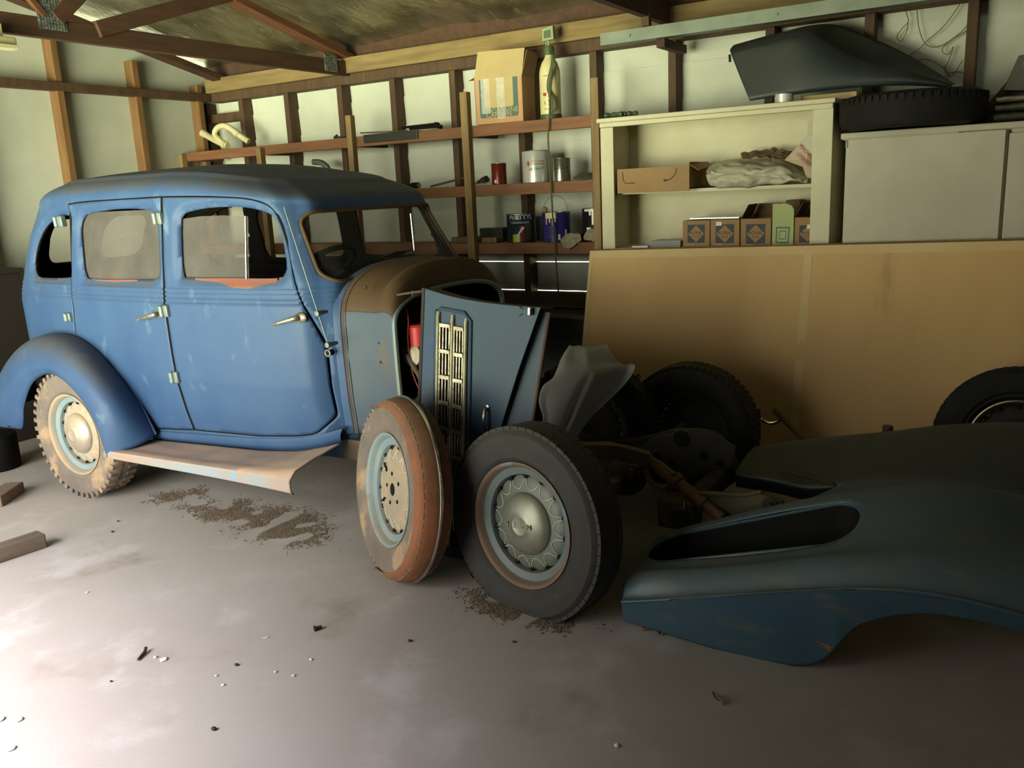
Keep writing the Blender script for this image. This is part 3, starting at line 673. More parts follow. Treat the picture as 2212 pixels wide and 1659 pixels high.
# hinges: three on the centre pillar, two at the rear edge of the rear door
def hinge(px, py, par, w_=.040, h_=.058):
    p = side(px, py); nb = MB(); R = Matrix.Translation(p) @ Matrix.Rotation(math.radians(-4), 4, 'Y')
    nb.box(-.018, .014, -w_*.5, w_*.5, -h_*.5, h_*.5, R)
    nb.tube([R @ Vector((-.018, w_*.46, -h_*.5)), R @ Vector((-.018, w_*.46, h_*.5))], .0135, 12)
    nb.build('hinge', 'hinge_metal', par, smooth=40, bevel=.006)
for q in ((347, 471), (361, 671), (383, 814)): hinge(*q, front_door)
hinge(133, 478, rear_door, .05); hinge(153, 684, rear_door, .03, .046)
def handle(px0, py0, px1, py1, par):
    a = side(px0, py0); b = side(px1, py1); nb = MB()
    nb.lathe([(.0, .012), (.012, .011), (.02, .006), (.024, 0)], Matrix.Translation(b) @ Matrix.Rotation(math.radians(-90), 4, 'Y') @ Matrix.Diagonal((1, 1.6, 1, 1)), 20)
    o_ = Vector((-.035, 0, 0)); pts = catmull([b+Vector((-.005, 0, 0)), b+o_*.8, b.lerp(a, .15)+o_, b.lerp(a, .5)+o_, a+o_*.9], 16)
    rr = list(np.interp(np.linspace(0, 1, 16), [0, .2, .35, .7, 1], [.012, .013, .012, .009, .004])); nb.tube([Vector(p) for p in pts], rr, 10)
    nb.build('door_handle', 'chrome_pitted', par)
handle(306, 690, 345, 678, rear_door); handle(597, 700, 648, 686, front_door)

# windscreen
def ws_pt(x, z, off=0.0):
    hw = min(abs(x-XC)+float(tum(z)), .59); q = HALF[NH//2:]; y0 = float(np.interp(-hw, -q[:, 1], q[:, 0]))
    return Vector((x, y0+float(shift(np.array(y0), z))+off, z+float(sag(np.array(2.8))*ssv(1.1, 1.545, z))))
mb = MB(); mb.tube([ws_pt(x, z, -.004) for x, z in [(wsx(a, c), c) for a, c in dense(rrect(XC-WSW, XC+WSW, WSB, 1.515, .07), .03)]], .009, 8, closed=True)
mb.build('windscreen_frame', 'paint_brown', car)
mb = MB(); mb.grid([[ws_pt(wsx(XC+WSW*f, z), z, .010) for f in np.linspace(-1, 1, 15)] for z in np.linspace(WSB, 1.515, 6)]); mb.build('windscreen_glass', 'glass_clear', car, smooth=180)
a, b_ = at(887, 461, x=3.93), at(895, 541, x=3.93); mb = MB(); mb.tube([a, b_], .006, 8); mb.build('glass_channel', 'chrome', car)

# cowl and the rear half of the bonnet
CW = [(2.80, .604), (2.76, .572), (2.73, .535), (2.70, .506), (2.66, .486), (2.6, .473), (2.5, .456), (2.40, .440)]
def cw(y): return float(np.interp(-y, [-a for a, _ in CW], [b for _, b in CW]))
def ccrown(y): return float(np.interp(-y, [-2.8, -2.6, -2.52, -2.49, -2.478, -2.46, -2.44, -2.42, -2.408, -2.40], [1.185, 1.19, 1.180, 1.172, 1.170, 1.188, 1.184, 1.160, 1.12, 1.075]))
def csec(y, n=90, zb=.44, off=0.0):
    w_ = cw(y)+off; zc_ = ccrown(y)+off; zs_ = .93; out = []
    for i in range(12): z = zb+(zs_-zb)*i/12; out.append((w_-float(np.interp(z, [.4, .6, .8], [.03, .008, 0])), z))
    for i in range(n+1):
        a = math.pi/2*i/n; out.append((w_*math.cos(a)**(2/2.7), zs_+(zc_-zs_)*math.sin(a)**(2/2.7)))
    L = [Vector((XC-x, y, z)) for x, z in out]; R = [Vector((XC+x, y, z)) for x, z in reversed(out[:-1])]
    return L+R
def cowl_part(ys, name, mat, zlo=None, zhi=None, par=car, nm_inner='interior'):
    rows = [csec(y, zb=.40) for y in ys]
    if zlo is None and zhi is None: mb = MB(); mb.grid(rows); return mb.build(name, mat, par, smooth=50, solid=.012, offset=-1, inner=nm_inner)
ys = list(np.linspace(2.694, 2.662, 8))
mb = MB(); mb.grid([list(reversed(csec(y))) for y in ys]); mb.build('cowl', 'paint_blue', car, smooth=60, solid=.012, offset=1, inner='interior')
ys = list(np.linspace(2.655, 2.50, 10))+list(np.linspace(2.492, 2.40, 24)); full = [csec(y) for y in ys]
nS = 24
mb = MB(); mb.grid([r[:nS][::-1] for r in full]); mb.build('bonnet_side', 'paint_dusty', car, smooth=60, solid=.010, offset=1, inner='interior')
mb = MB(); mb.grid([r[len(r)-nS:][::-1] for r in full]); mb.build('bonnet_side', 'paint_dusty', car, smooth=60, solid=.010, offset=1, inner='interior')
mb = MB(); mb.grid([r[nS-1:len(r)-nS+1][::-1] for r in full]); mb.build('bonnet_top', 'paint_brown', car, smooth=60, solid=.010, offset=1, inner='interior')
for yy, rr, mt in ((2.672, .010, 'black'), (2.653, .011, 'rust_dark'), (2.636, .009, 'black'), (2.640, .005, 'paint_dusty'), (2.400, .013, 'hinge_metal')):
    mb = MB(); mb.tube(csec(yy, 40, off=.002)[::2], rr, 8); mb.build('bonnet_lacing' if yy > 2.5 else 'bonnet_edge', mt, car)
for px, py in ((790, 620), (756, 765), (819, 741), (823, 782)):
    p = at(px, py, x=XC-cw(2.5)-.002); mb = MB(); mb.lathe([(0, .006), (.006, .005), (.009, 0)], Matrix.Translation(p) @ Matrix.Rotation(math.radians(-90), 4, 'Y'), 12); mb.build('rivet', 'iron_dark', car)
# open cowl vent
va, vb = at(812, 557, z=1.196), at(918, 552, z=1.196); vy = (va.y+vb.y)/2
mb = MB(); mb.box(va.x, vb.x, vy-.012, vy+.055, 1.165, 1.199); mb.build('vent_opening', 'black', car, smooth=0, bevel=.003)
T_ = Matrix.Translation((0, vy+.06, 1.199)) @ Matrix.Rotation(math.radians(-16), 4, 'X') @ Matrix.Translation((0, -vy-.06, -1.199))
mb = MB(); mb.box(va.x-.01, vb.x+.012, vy-.03, vy+.06, 1.199, 1.204, T_); mb.build('vent_lid', 'paint_dark', car, smooth=0, bevel=.002)
# firewall, engine bay and odds and ends showing in the opening
mb = MB(); s = csec(2.56, 24, off=-.016); mb.prism([(v.x, v.z) for v in s], lambda a, c, d: Vector((a, d, c)), 2.55, 2.56); mb.build('firewall', 'interior', car, smooth=0)
mb = MB(); mb.box(XC-.15, XC+.15, 2.12, 2.5, .36, .78).box(XC-.10, XC+.10, 2.14, 2.46, .78, .88); mb.tube([(XC-.2, 2.14, .5), (XC-.2, 2.45, .52)], .05, 12); mb.build('engine', 'iron_dark', car, smooth=30, bevel=.02)
q = at(903, 722, x=3.02); mb = MB(); mb.lathe([(0, -.05), (.042, -.05), (.044, .035), (.035, .045), (0, .045)], Matrix.Translation(q), 24); mb.build('oil_can', 'red_box', car, label='red canister in the engine bay')
q = at(893, 768, x=3.0); mb = MB(); mb.lathe([(0, .03), (.03, .03), (.05, .015), (.052, -.03), (0, -.03)], Matrix.Translation(q) @ Matrix.Rotation(math.radians(-80), 4, 'Y'), 24); mb.build('distributor', 'part_white', car)
mb = MB(); mb.tube([at(850, 735, x=2.98), at(880, 770, x=2.96), at(905, 810, x=2.98), at(912, 830, x=3.0)], .011, 10); mb.build('hose', 'rag_grey', car)
mb = MB(); mb.tube([Vector(p) for p in catmull([at(874, 660, x=3.0), at(882, 690, x=2.98), at(881, 735, x=2.97), at(890, 800, x=2.97), at(905, 840, x=2.98)], 24)], .0035, 8); mb.build('wire', 'wire_red', car)
mb = MB(); mb.tube([at(858, 637, x=2.93), at(890, 632, x=2.90), at(912, 629, x=2.90)], .005, 8); mb.tube([at(891, 640, x=2.90), at(891, 628, x=2.90)], .004, 8); mb.build('bonnet_stay', 'rust_dark', car)
mb = MB(); mb.tube([at(870, 885, x=2.96), at(905, 860, x=3.0)], .012, 10); mb.build('steering_link', 'iron_dark', car)

# aerial and grommet on the cowl side
a, m_, b_ = at(613, 447, x=2.69), at(687, 677, x=2.71), at(709, 745, x=2.735)
mb = MB(); mb.tube([a, m_, b_], [.002, .003, .003], 8); aer = mb.build('aerial', 'hinge_metal', car)
for p in (m_, b_):
    mb = MB(); mb.lathe([(0, .012), (.012, .010), (.014, 0), (.010, -.02), (.008, -.055)], Matrix.Translation(p) @ Matrix.Rotation(math.radians(-90), 4, 'Y'), 16); mb.build('aerial_mount', 'hinge_metal', aer)
p = at(708, 763, x=2.775); mb = MB(); mb.tube([p+Vector((0, .014*math.cos(i*.3307), .014*math.sin(i*.3307))) for i in range(19)], .004, 8, closed=True); mb.build('grommet', 'hinge_metal', car)
mb = MB(); mb.cyl(p+Vector((.001, 0, 0)), p+Vector((.03, 0, 0)), .0135, 16); mb.build('aerial_hole', 'black', car)

# rocker, running board
rt_ = catmull([side(*p, .006) for p in ((322, 930), (423, 938), (560, 947), (640, 946), (690, 939), (739, 926))], 40)
rb_ = catmull([side(*p, .006) for p in ((330, 947), (423, 957), (560, 970), (640, 972), (690, 965), (737, 953))], 40)
mb = MB(); rows = []
for a, b_ in zip(rt_, rb_):
    a, b_ = Vector(a), Vector(b_); m_ = (a+b_)/2+Vector((-.010, 0, 0)); rows.append([a+Vector((.03, 0, .004)), a, m_, b_, b_+Vector((.04, 0, -.004))])
mb.grid(rows); mb.build('rocker', 'paint_blue', car, smooth=60)
mb = MB(); rows = []
rbo = catmull([at(224, 974, x=2.482), at(400, 1001, x=2.482), at(520, 1019, x=2.482), at(625, 1036, x=2.482)], 40)
for i in range(40):
    u = i/39; o_ = Vector(rbo[i]); b_ = Vector(rb_[i]); sk = .042+.034*u; r = []
    r += [o_+Vector((.014, 0, -sk)), o_+Vector((-.002, 0, -sk*.8)), o_+Vector((-.004, 0, -.012)), o_+Vector((.004, 0, 0))]
    for k in range(1, 11):
        f = k/10; g = f**(1-.55*u); r.append(Vector((o_.x+.004+(b_.x+.012-o_.x-.004)*f, o_.y+(b_.y-o_.y)*f, o_.z+(b_.z-.004-o_.z)*g+(.004 if k == 1 else 0)+.003*nz3(u*9, f*4, 2))))
    rows.append(r)
mb.grid(rows); mb.build('running_board', 'running_board_dust', car, smooth=40, solid=.008, offset=1)

# rear fender: from the running board over the wheel to the tail
inner = catmull([(2.70, 3.885, .340), (2.69, 4.005, .555), (2.685, 4.195, .740), (2.69, 4.40, .832), (2.70, 4.63, .842), (2.725, 4.88, .775), (2.77, 5.06, .66), (2.84, 5.20, .50), (2.90, 5.26, .38)], 60)
crest = catmull([(2.580, 3.890, .31), (2.525, 3.940, .55), (2.52, 4.145, .742), (2.54, 4.395, .822), (2.55, 4.64, .812), (2.575, 4.90, .725), (2.60, 5.10, .60), (2.65, 5.25, .44), (2.69, 5.29, .34)], 60)
outer = catmull([(2.478, 3.992, .272), (2.462, 4.020, .478), (2.458, 4.175, .640), (2.458, 4.385, .712), (2.460, 4.62, .662), (2.470, 4.87, .510), (2.49, 5.06, .390), (2.53, 5.22, .30), (2.57, 5.28, .275)], 60)
edge_ = catmull([(2.480, 4.000, .262), (2.466, 4.045, .468), (2.466, 4.19, .616), (2.482, 4.385, .672), (2.484, 4.575, .610), (2.484, 4.70, .475), (2.486, 4.745, .375), (2.494, 4.80, .325), (2.51, 4.95, .335)], 60)
mb = MB(); rows = []
for i_, c_, o_, e_2 in zip(inner, crest, outer, edge_):
    r = []
    for k in range(15):
        t = k/14; mid = 2*c_-.5*(i_+o_); r.append(Vector((1-t)**2*i_+2*t*(1-t)*mid+t*t*o_))
    for k in (1, 2, 3): r.append(Vector(o_+(e_2-o_)*k/3))
    rows.append(r)
mb.grid(rows[::-1]); mb.build('rear_fender', 'paint_blue', car, smooth=50, solid=.008, offset=-1, inner='interior')
mb = MB(); mb.tube([Vector(p)+Vector((-.004, 0, .004)) for p in inner], .006, 8); mb.build('fender_welt', 'paint_blue', car)
rows = [[Vector((2*XC-v.x, v.y, v.z)) for v in r] for r in rows]; mb = MB(); mb.grid(rows); mb.build('rear_fender', 'paint_blue', car, smooth=50, solid=.008, offset=-1, inner='interior')

# floor pan, seats, dash, steering wheel
mb = MB(); mb.box(XC-.42, XC+.42, 2.75, 3.3, .36, .40).box(XC-.54, XC+.54, 3.3, 5.0, .36, .40).box(XC-.28, XC-.20, 2.3, 5.15, .30, .38).box(XC+.20, XC+.28, 2.3, 5.15, .30, .38); mb.build('floor_pan', 'interior', car, smooth=0)
mb = MB(); mb.box(XC-.56, XC+.56, 4.32, 4.85, .42, .74); mb.box(XC-.56, XC+.56, 4.80, 5.02, .6, 1.12, Matrix.Translation((0, 4.8, .6)) @ Matrix.Rotation(math.radians(-8), 4, 'X') @ Matrix.Translation((0, -4.8, -.6))); mb.build('rear_seat', 'seat_cloth', car, bevel=.06)
mb = MB(); mb.box(XC-.52, XC+.52, 3.25, 3.7, .42, .70); mb.box(XC-.52, XC+.52, 3.68, 3.80, .5, 1.06, Matrix.Translation((0, 3.7, .5)) @ Matrix.Rotation(math.radians(-8), 4, 'X') @ Matrix.Translation((0, -3.7, -.5))); mb.build('front_seat', 'seat_cloth', car, bevel=.05)
mb = MB(); mb.box(XC-.54, XC+.54, 2.75, 2.84, .92, 1.15); mb.build('dashboard', 'interior', car, smooth=0, bevel=.02)
sc_ = at(690, 585, x=3.03); ax = Matrix.Translation(sc_) @ Matrix.Rotation(math.radians(-36), 4, 'X')
mb = MB(); mb.tube([ax @ Vector((.19*math.cos(i*math.pi/20), .19*math.sin(i*math.pi/20), 0)) for i in range(40)], .013, 10, closed=True)
for a in (0, 2.1, 4.2): mb.tube([ax @ Vector((0, 0, -.02)), ax @ Vector((.18*math.cos(a), .18*math.sin(a), 0))], .007, 8)
mb.tube([ax @ Vector((0, 0, .0)), ax @ Vector((0, 0, -.45))], .018, 10); mb.build('steering_wheel', 'black', car)

# ------------------------------------------------------------------ wheels (axle along local X, outer face to -X)
def wheel_parts(par, loc, yaw=0, lean=0, R=.36, w_=.165, rub='rubber', rim='rim_blue', disc='rim_disc', cap='hubcap_dull', lugs=0, letters=None, spin=0, stripe=True, flat=0.0, name='wheel', as_thing=None, flange='rim_rust', sipe=.0125):
    M = Matrix.Translation(loc) @ Matrix.Rotation(yaw, 4, 'Z') @ Matrix.Rotation(lean, 4, 'Y')
    if as_thing:
        t = as_thing; t.location = loc; t.rotation_mode = 'QUATERNION'; t.rotation_quaternion = (Matrix.Rotation(yaw, 4, 'Z') @ Matrix.Rotation(lean, 4, 'Y')).to_quaternion()
    else:
        t = sub_empty(name, par); t.location = Vector(loc)-par.location
        t.rotation_mode = 'QUATERNION'; t.rotation_quaternion = (Matrix.Rotation(yaw, 4, 'Z') @ Matrix.Rotation(lean, 4, 'Y')).to_quaternion()
    A = Matrix.Rotation(math.radians(-90), 4, 'Y') @ Matrix.Rotation(spin, 4, 'Z')    # local Z of the lathe -> -X of the wheel
    h = w_/2; r0 = R*.635
    prof = [(r0*.97, -h*.60), (r0, -h*.74), (R*.76, -h*.98), (R*.87, -h), (R*.955, -h*.86), (R*.985, -h*.70), (R, -h*.45), (R, -h*.05), (R*.996, 0), (R, h*.05), (R, h*.45), (R*.985, h*.70), (R*.955, h*.86), (R*.92, h*.965), (R*.905, h*.955), (R*.87, h*1.0), (R*.76, h*.98), (R*.70, h*.9), (R*.69, h*.91), (r0, h*.74), (r0*.97, h*.60)]
    mb = MB(); mb.lathe(prof, A, 96)
    for i in range(lugs):
        a = 2*math.pi*i/lugs
        for sg in (-1, 1):
            T = A @ Matrix.Rotation(a+(math.pi/lugs if sg < 0 else 0), 4, 'Z')
            mb.box(R*.935, R*1.016, -.011, .011, sg*h*.28, sg*h*.93, T)
    if not lugs:
        for i in range(60):
            T = A @ Matrix.Rotation(2*math.pi*i/60, 4, 'Z')
            for sg in (-1, 1): mb.box(R*.955, R*1.004, -sipe, sipe, sg*h*.45, sg*h*.80, T)
    if flat:                                         # the soft bottom of a tyre with no air
        Ri = M.to_3x3()
        for i, v in enumerate(mb.v):
            g = M @ Vector(v)
            if g.z < .08:
                dz = max(0.0, .004-g.z); v2 = g.copy(); v2.z = max(.002, g.z)
                mb.v[i] = tuple(M.inverted() @ v2)
    mb.build('tyre', rub, t, smooth=40, local=True)
    mb = MB(); rr = r0
    mb.lathe([(rr*.985, h*.62), (rr*1.02, h*.80), (rr*1.015, h*.86), (rr*.985, h*.86), (rr*.955, h*.74), (rr*.93, h*.60)], A, 72)
    mb.build('rim_flange', flange, t, smooth=60, local=True)
    mb = MB(); mb.lathe([(rr*.93, h*.60), (rr*.915, h*.52), (rr*.80, h*.42), (rr*.785, h*.30), (rr*.78, -h*.4)], A, 72); mb.lathe([(rr*.98, -h*.75), (rr*.9, -h*.6), (rr*.78, -h*.4)], A, 48)
    mb.build('rim', rim, t, smooth=40, local=True)
    # scalloped disc with painted arcs and notches
    mb = MB(); nsc = 14; rd = rr*.775; rows = []
    for k, (f, hh) in enumerate(((0, .46), (.2, .46), (.45, .44), (.62, .40), (.80, .34), (.93, .30), (1.0, .18))):
        rw = []
        for j in range(nsc*10):
            a = 2*math.pi*j/(nsc*10); sc = 1-.055*(1 if f > .9 else 0)*abs(math.cos(a*nsc/2))**3
            rw.append(A @ Vector((rd*f*sc*math.cos(a), rd*f*sc*math.sin(a), h*hh)))
        rows.append(rw)
    mb.grid(rows, wrap=True); mb.build('wheel_disc', disc, t, smooth=50, local=True)
    if stripe:
        mb = MB()
        for i in range(nsc):
            a0 = 2*math.pi*(i+.5)/nsc; pts = []
            for k in range(13):
                u = -1+2*k/12; aa = a0+u*.46*2*math.pi/nsc; ra = rd*(.985-.26*math.sqrt(max(0, 1-u*u)))
                pts.append(A @ Vector((ra*math.cos(aa), ra*math.sin(aa), h*(float(np.interp(ra/rd, [.62, .80, .93, 1], [.40, .34, .30, .2])))+.0015)))
            mb.tube(pts, .0012, 6)
        mb.build('pinstripe', 'pinstripe', t, smooth=60, local=True)
    mb = MB()
    for i in range(nsc):
        a = 2*math.pi*i/nsc; T = A @ Matrix.Rotation(a, 4, 'Z')
        mb.lathe([(0, .0), (.008, .0), (.010, -.004)], T @ Matrix.Translation((rd*.975, 0, h*.29)), 10)
    mb.build('slot_pattern', 'black', t, smooth=0, local=True)
    if cap:
        rc = rr*.505; mb = MB(); mb.lathe([(rc, h*.36), (rc*1.0, h*.44), (rc*.96, h*.56), (rc*.8, h*.74), (rc*.5, h*.88), (rc*.32, h*.92), (rc*.30, h*.945), (rc*.27, h*.945), (rc*.25, h*.93), (0, h*.95)], A, 64)
        hc = mb.build('hub_cap', cap, t, smooth=40, local=True)
        if letters:
            T = A @ Matrix.Translation((0, 0, h*.93)) @ Matrix.Rotation(math.radians(letters[1]), 4, 'Z')
            text(letters[0], rc*.24, T, cap, hc, 'emblem_lettering', .002, local=True)
    else:
        mb = MB(); mb.lathe([(.024, h*.45), (.026, h*.50), (.05, h*.49), (.055, h*.44)], A, 32); mb.build('hub_flange', disc, t, smooth=40, local=True)
        mb = MB(); mb.lathe([(0, h*.475), (.025, h*.475)], A, 24); mb.build('hub_bore', 'black', t, smooth=0, local=True)
        for i in range(5):
            T = A @ Matrix.Rotation(2*math.pi*i/5+.3, 4, 'Z'); mb = MB(); mb.lathe([(0, h*.47), (.0085, h*.47), (.0085, h*.455)], T @ Matrix.Translation((.062, 0, 0)), 10); mb.build('lug_hole', 'black', t, smooth=0, local=True)
        for aa in (.9, 2.2):
            mb = MB(); mb.tube([A @ Matrix.Rotation(aa, 4, 'Z') @ Vector((r_, o_, h*.46)) for r_, o_ in ((.092, .004), (.105, -.003), (.118, .004), (.132, -.002))], .004, 6); mb.build('cap_clip', 'black', t, local=True)
    return t
wheel_parts(car, (2.572, 4.305, .345), yaw=0, R=.340, w_=.165, rub='rubber_dusty', rim='rim_blue', disc='rim_disc_dusty', cap='hubcap_dusty', lugs=44, name='rear_wheel', flange='rim_disc_dusty')
wheel_parts(car, (2*XC-2.572, 4.305, .345), yaw=math.pi, R=.340, w_=.165, rub='rubber_dusty', rim='rim_blue', disc='rim_disc_dusty', cap='hubcap_dusty', lugs=44, name='rear_wheel', flange='rim_disc_dusty')
mb = MB(); mb.tube([(2.6, 4.335, .352), (2*XC-2.6, 4.335, .352)], .035, 12); mb.ball((XC, 4.335, .352), .11); mb.build('rear_axle', 'iron_dark', car)
mb = MB(); mb.box(XC-.5, XC+.5, 2.35, 2.43, .30, .37).box(XC-.46, XC-.40, 2.2, 2.95, .30, .40).box(XC-.30, XC-.16, 2.33, 2.47, 0, .30).box(XC+.16, XC+.30, 2.33, 2.47, 0, .30); mb.build('frame_front', 'rust_dark', car, smooth=0, bevel=.004)
# ------------------------------------------------------------------ loose wheel with a rusty spare-tyre cover
t = thing('spare_wheel', 'dusty wheel with rusty chrome-beaded tyre cover band leaning on the grille panel', 'wheel')
wheel_parts(None, (2.512, 2.115, .364), yaw=math.radians(-29), lean=math.radians(8), R=.350, w_=.14, rub='rubber_dusty', cap=None, as_thing=t, flange='rim_blue', disc='rim_disc_dusty')
A = Matrix.Rotation(math.radians(-90), 4, 'Y'); R_, h = .350, .070
rows = []
for i in range(80):
    u = i/79; a = math.radians(30-218*u); s = math.sin(math.pi*min(1, max(0, u)))**.45
    rin = R_*(1.0-.13*s); row = []
    sec = [(rin, h*(1.03)), (R_*(.95+.02*(1-s)), h*.98), (R_*1.005, h*.74), (R_*1.03, h*.35), (R_*1.04, 0), (R_*1.03, -h*.4), (R_*1.0, -h*.8), (R_*.95, -h*1.02)]
    for q in catmull(sec, 22): row.append(A @ Vector((q[0]*math.cos(a), q[0]*math.sin(a), q[1])))
    rows.append(row)
mb = MB(); mb.grid(rows); mb.build('tyre_cover', 'rust', t, smooth=60, solid=.004, offset=1, local=True, label='rusty metal cover band')
mb = MB(); mb.tube([A @ Vector((R_*1.043*math.cos(math.radians(30-218*i/70)), R_*1.043*math.sin(math.radians(30-218*i/70)), -h*.12)) for i in range(71)], .0065, 8)
mb.build('chrome_bead', 'chrome', t, local=True, label='bright chrome bead around the cover')

# ------------------------------------------------------------------ bonnet side panel with upright grille, standing on end
LEAN = math.atan2(.15, 1.1)
pt = thing('bonnet_panel', 'blue bonnet side panel with an upright chrome grille, stood on end', 'car panel', (2.70, 2.0, 0.0), Matrix.Rotation(LEAN, 4, 'Y'))
def pan(px, py, z_hint=None):
    """pixel -> (y, height) in the leaning plane of the panel"""
    x = 2.8
    for _ in range(8):
        p = at(px, py, x=x); x = 2.70 + math.tan(LEAN)*p.z
    return (p.y-2.0, p.z/math.cos(LEAN))
def loc_pt(y, v, d=0.0): return Vector((-d, y, v))
tl, tr = pan(915, 622), pan(1168, 664)
top = [tuple(v) for v in catmull([tl, pan(975, 640), pan(1040, 652), pan(1110, 660), tr], 24)]
outl = top + [pan(1120, 800), pan(1075, 945), (pan(1000, 1215)[0], .01), (tl[0]+.045, .01), pan(905, 890)]
mb = MB(); mb.prism(outl, lambda a, c, d: loc_pt(a, c, d), 0.0, -.006); mb.build('panel', 'paint_panel', pt, smooth=0, bevel=.002, local=True)
mb = MB(); e0, e1 = pan(905, 890), (tl[0]+.045, .01)
mb.tube([loc_pt(*tl, -.004), loc_pt(*e0, -.004), loc_pt(*e1, -.004)], .010, 8); mb.tube([loc_pt(tl[0]-.012, tl[1], -.02), loc_pt(e0[0]-.012, e0[1], -.02), loc_pt(e1[0]-.012, e1[1], -.02)], .008, 8)
mb.build('folded_edge', 'iron_dark', pt, local=True)
mb = MB(); mb.prism([(a, c) for a, c in top] + [(a, c-.004) for a, c in reversed(top)], lambda a, c, d: loc_pt(a, c, d), -.002, -.10); mb.build('top_flange', 'paint_brown', pt, smooth=0, local=True)
# grille: raised posts, two columns of slotted inserts
posts = [pan(948, 700)[0], pan(979, 700)[0], pan(1008, 700)[0]]
vtop = pan(980, 668)[1]; vbot = .06
mb = MB()
fr = [(posts[0]+.014, vbot), (posts[0]+.014, vtop-.005), (posts[0]-.01, vtop+.002), (posts[2]+.01, vtop-.012), (posts[2]-.022, vtop-.045), (posts[2]-.024, vbot)]
mb.tube([loc_pt(a, c, .002) for a, c in fr], .008, 8); mb.build('grille_surround', 'paint_panel', pt, local=True)
for i, y in enumerate(posts):
    mb = MB(); mb.tube([loc_pt(y, vbot, .004), loc_pt(y, vtop-.03-.012*i, .005), loc_pt(y, vtop-.012-.012*i, .001)], .0085, 10); mb.build('grille_post', 'grille_metal', pt, local=True)
mb = MB(); mb.box(-.0085, -.0065, posts[2], posts[0], vbot, vtop-.05, Matrix.Identity(4)); 
mb = MB(); mb.prism([(posts[0], vbot), (posts[0], vtop-.06), (posts[2], vtop-.075), (posts[2], vbot)], lambda a, c, d: loc_pt(a, c, d), .0005, .003); mb.build('grille_backing', 'black', pt, smooth=0, local=True)
pitch = pan(960, 690)[1]-pan(962, 746)[1]
for ci, (ya, yb) in enumerate(((posts[0], posts[1]), (posts[1], posts[2]))):
    v1 = vtop-.058-.010*ci; k = 0
    ya2, yb2 = ya-.009, yb+.009
    while v1-pitch > .05:
        v0 = v1-pitch; mb = MB()
        mb.prism([(ya2, v1), (yb2, v1-.004), (yb2, v1-.020), (ya2, v1-.016)], lambda a, c, d: loc_pt(a, c, d), .003, .012)
        for j in range(4):
            f = j/3; y = ya2+(yb2-ya2)*(.06+.88*f)
            mb.prism([(y+.0032, v1-.01), (y-.0032, v1-.01), (y-.0032, v0), (y+.0032, v0)], lambda a, c, d: loc_pt(a, c, d), .003, .010)
        mb.build('grille_insert', 'chrome_pitted', pt, smooth=0, bevel=.001, local=True)
        v1 = v0; k += 1
a, b_ = pan(1054, 884), pan(1056, 930); mb = MB()
mb.tube([Vector(v) for v in catmull([loc_pt(*a, .002), loc_pt(*a, .022), loc_pt((a[0]+b_[0])/2, (a[1]+b_[1])/2, .034), loc_pt(*b_, .022), loc_pt(*b_, .002)], 20)], .0065, 10)
for q in (pan(1053, 879), pan(1057, 936)): mb.lathe([(0, .006), (.009, .005), (.012, 0)], Matrix.Translation(loc_pt(*q)) @ Matrix.Rotation(math.radians(-90), 4, 'Y'), 14)
mb.build('handle', 'chrome', pt, local=True)
q = pan(1135, 672); mb = MB(); mb.prism([(q[0]+.028, q[1]+.018), (q[0]+.010, q[1]+.008), (q[0]-.03, q[1]+.010), (q[0]-.03, q[1]-.012), (q[0]+.010, q[1]-.010), (q[0]+.028, q[1]-.022)], lambda a, c, d: loc_pt(a, c, d), .001, .006)
mb.build('latch_plate', 'paint_panel', pt, smooth=0, bevel=.001, local=True)
mb = MB(); mb.box(-.024, -.004, q[0]-.036, q[0]-.022, q[1]-.016, q[1]+.016); mb.build('latch', 'chrome', pt, smooth=0, bevel=.003, local=True)

p2 = thing('bonnet_panel', 'narrow dusty bonnet panel standing behind the grille panel, rusty edge showing', 'car panel', (2.86, 1.85, 0))
x_ = 2.885
A_, B_, C_, D_ = at(1160, 668, x=x_), at(1188, 675, x=x_), at(1148, 932, x=x_-.075), at(1100, 932, x=x_-.075)
dn = (D_-A_).normalized(); dn2 = (C_-B_).normalized()
E_ = D_+dn*(D_.z/-dn.z*.985); F_ = C_+dn2*(C_.z/-dn2.z*.985)
back = Vector((.006, 0, 0)); lft = Vector((0, .25, 0))
mb = MB(); mb.add([A_+lft, B_, C_, F_, E_+lft*.4, A_+lft+back, B_+back, C_+back, F_+back, E_+lft*.4+back], [(0, 1, 2, 3, 4), (9, 8, 7, 6, 5), (0, 5, 6, 1), (1, 6, 7, 2), (2, 7, 8, 3), (3, 8, 9, 4), (4, 9, 5, 0)])
mb.build('panel', 'paint_dusty', p2, smooth=0)
mb = MB(); mb.tube([B_+Vector((-.004, 0, 0)), C_+Vector((-.004, 0, 0)), F_+Vector((-.004, 0, .01))], .007, 8); mb.build('rusty_edge', 'rust_dark', p2)

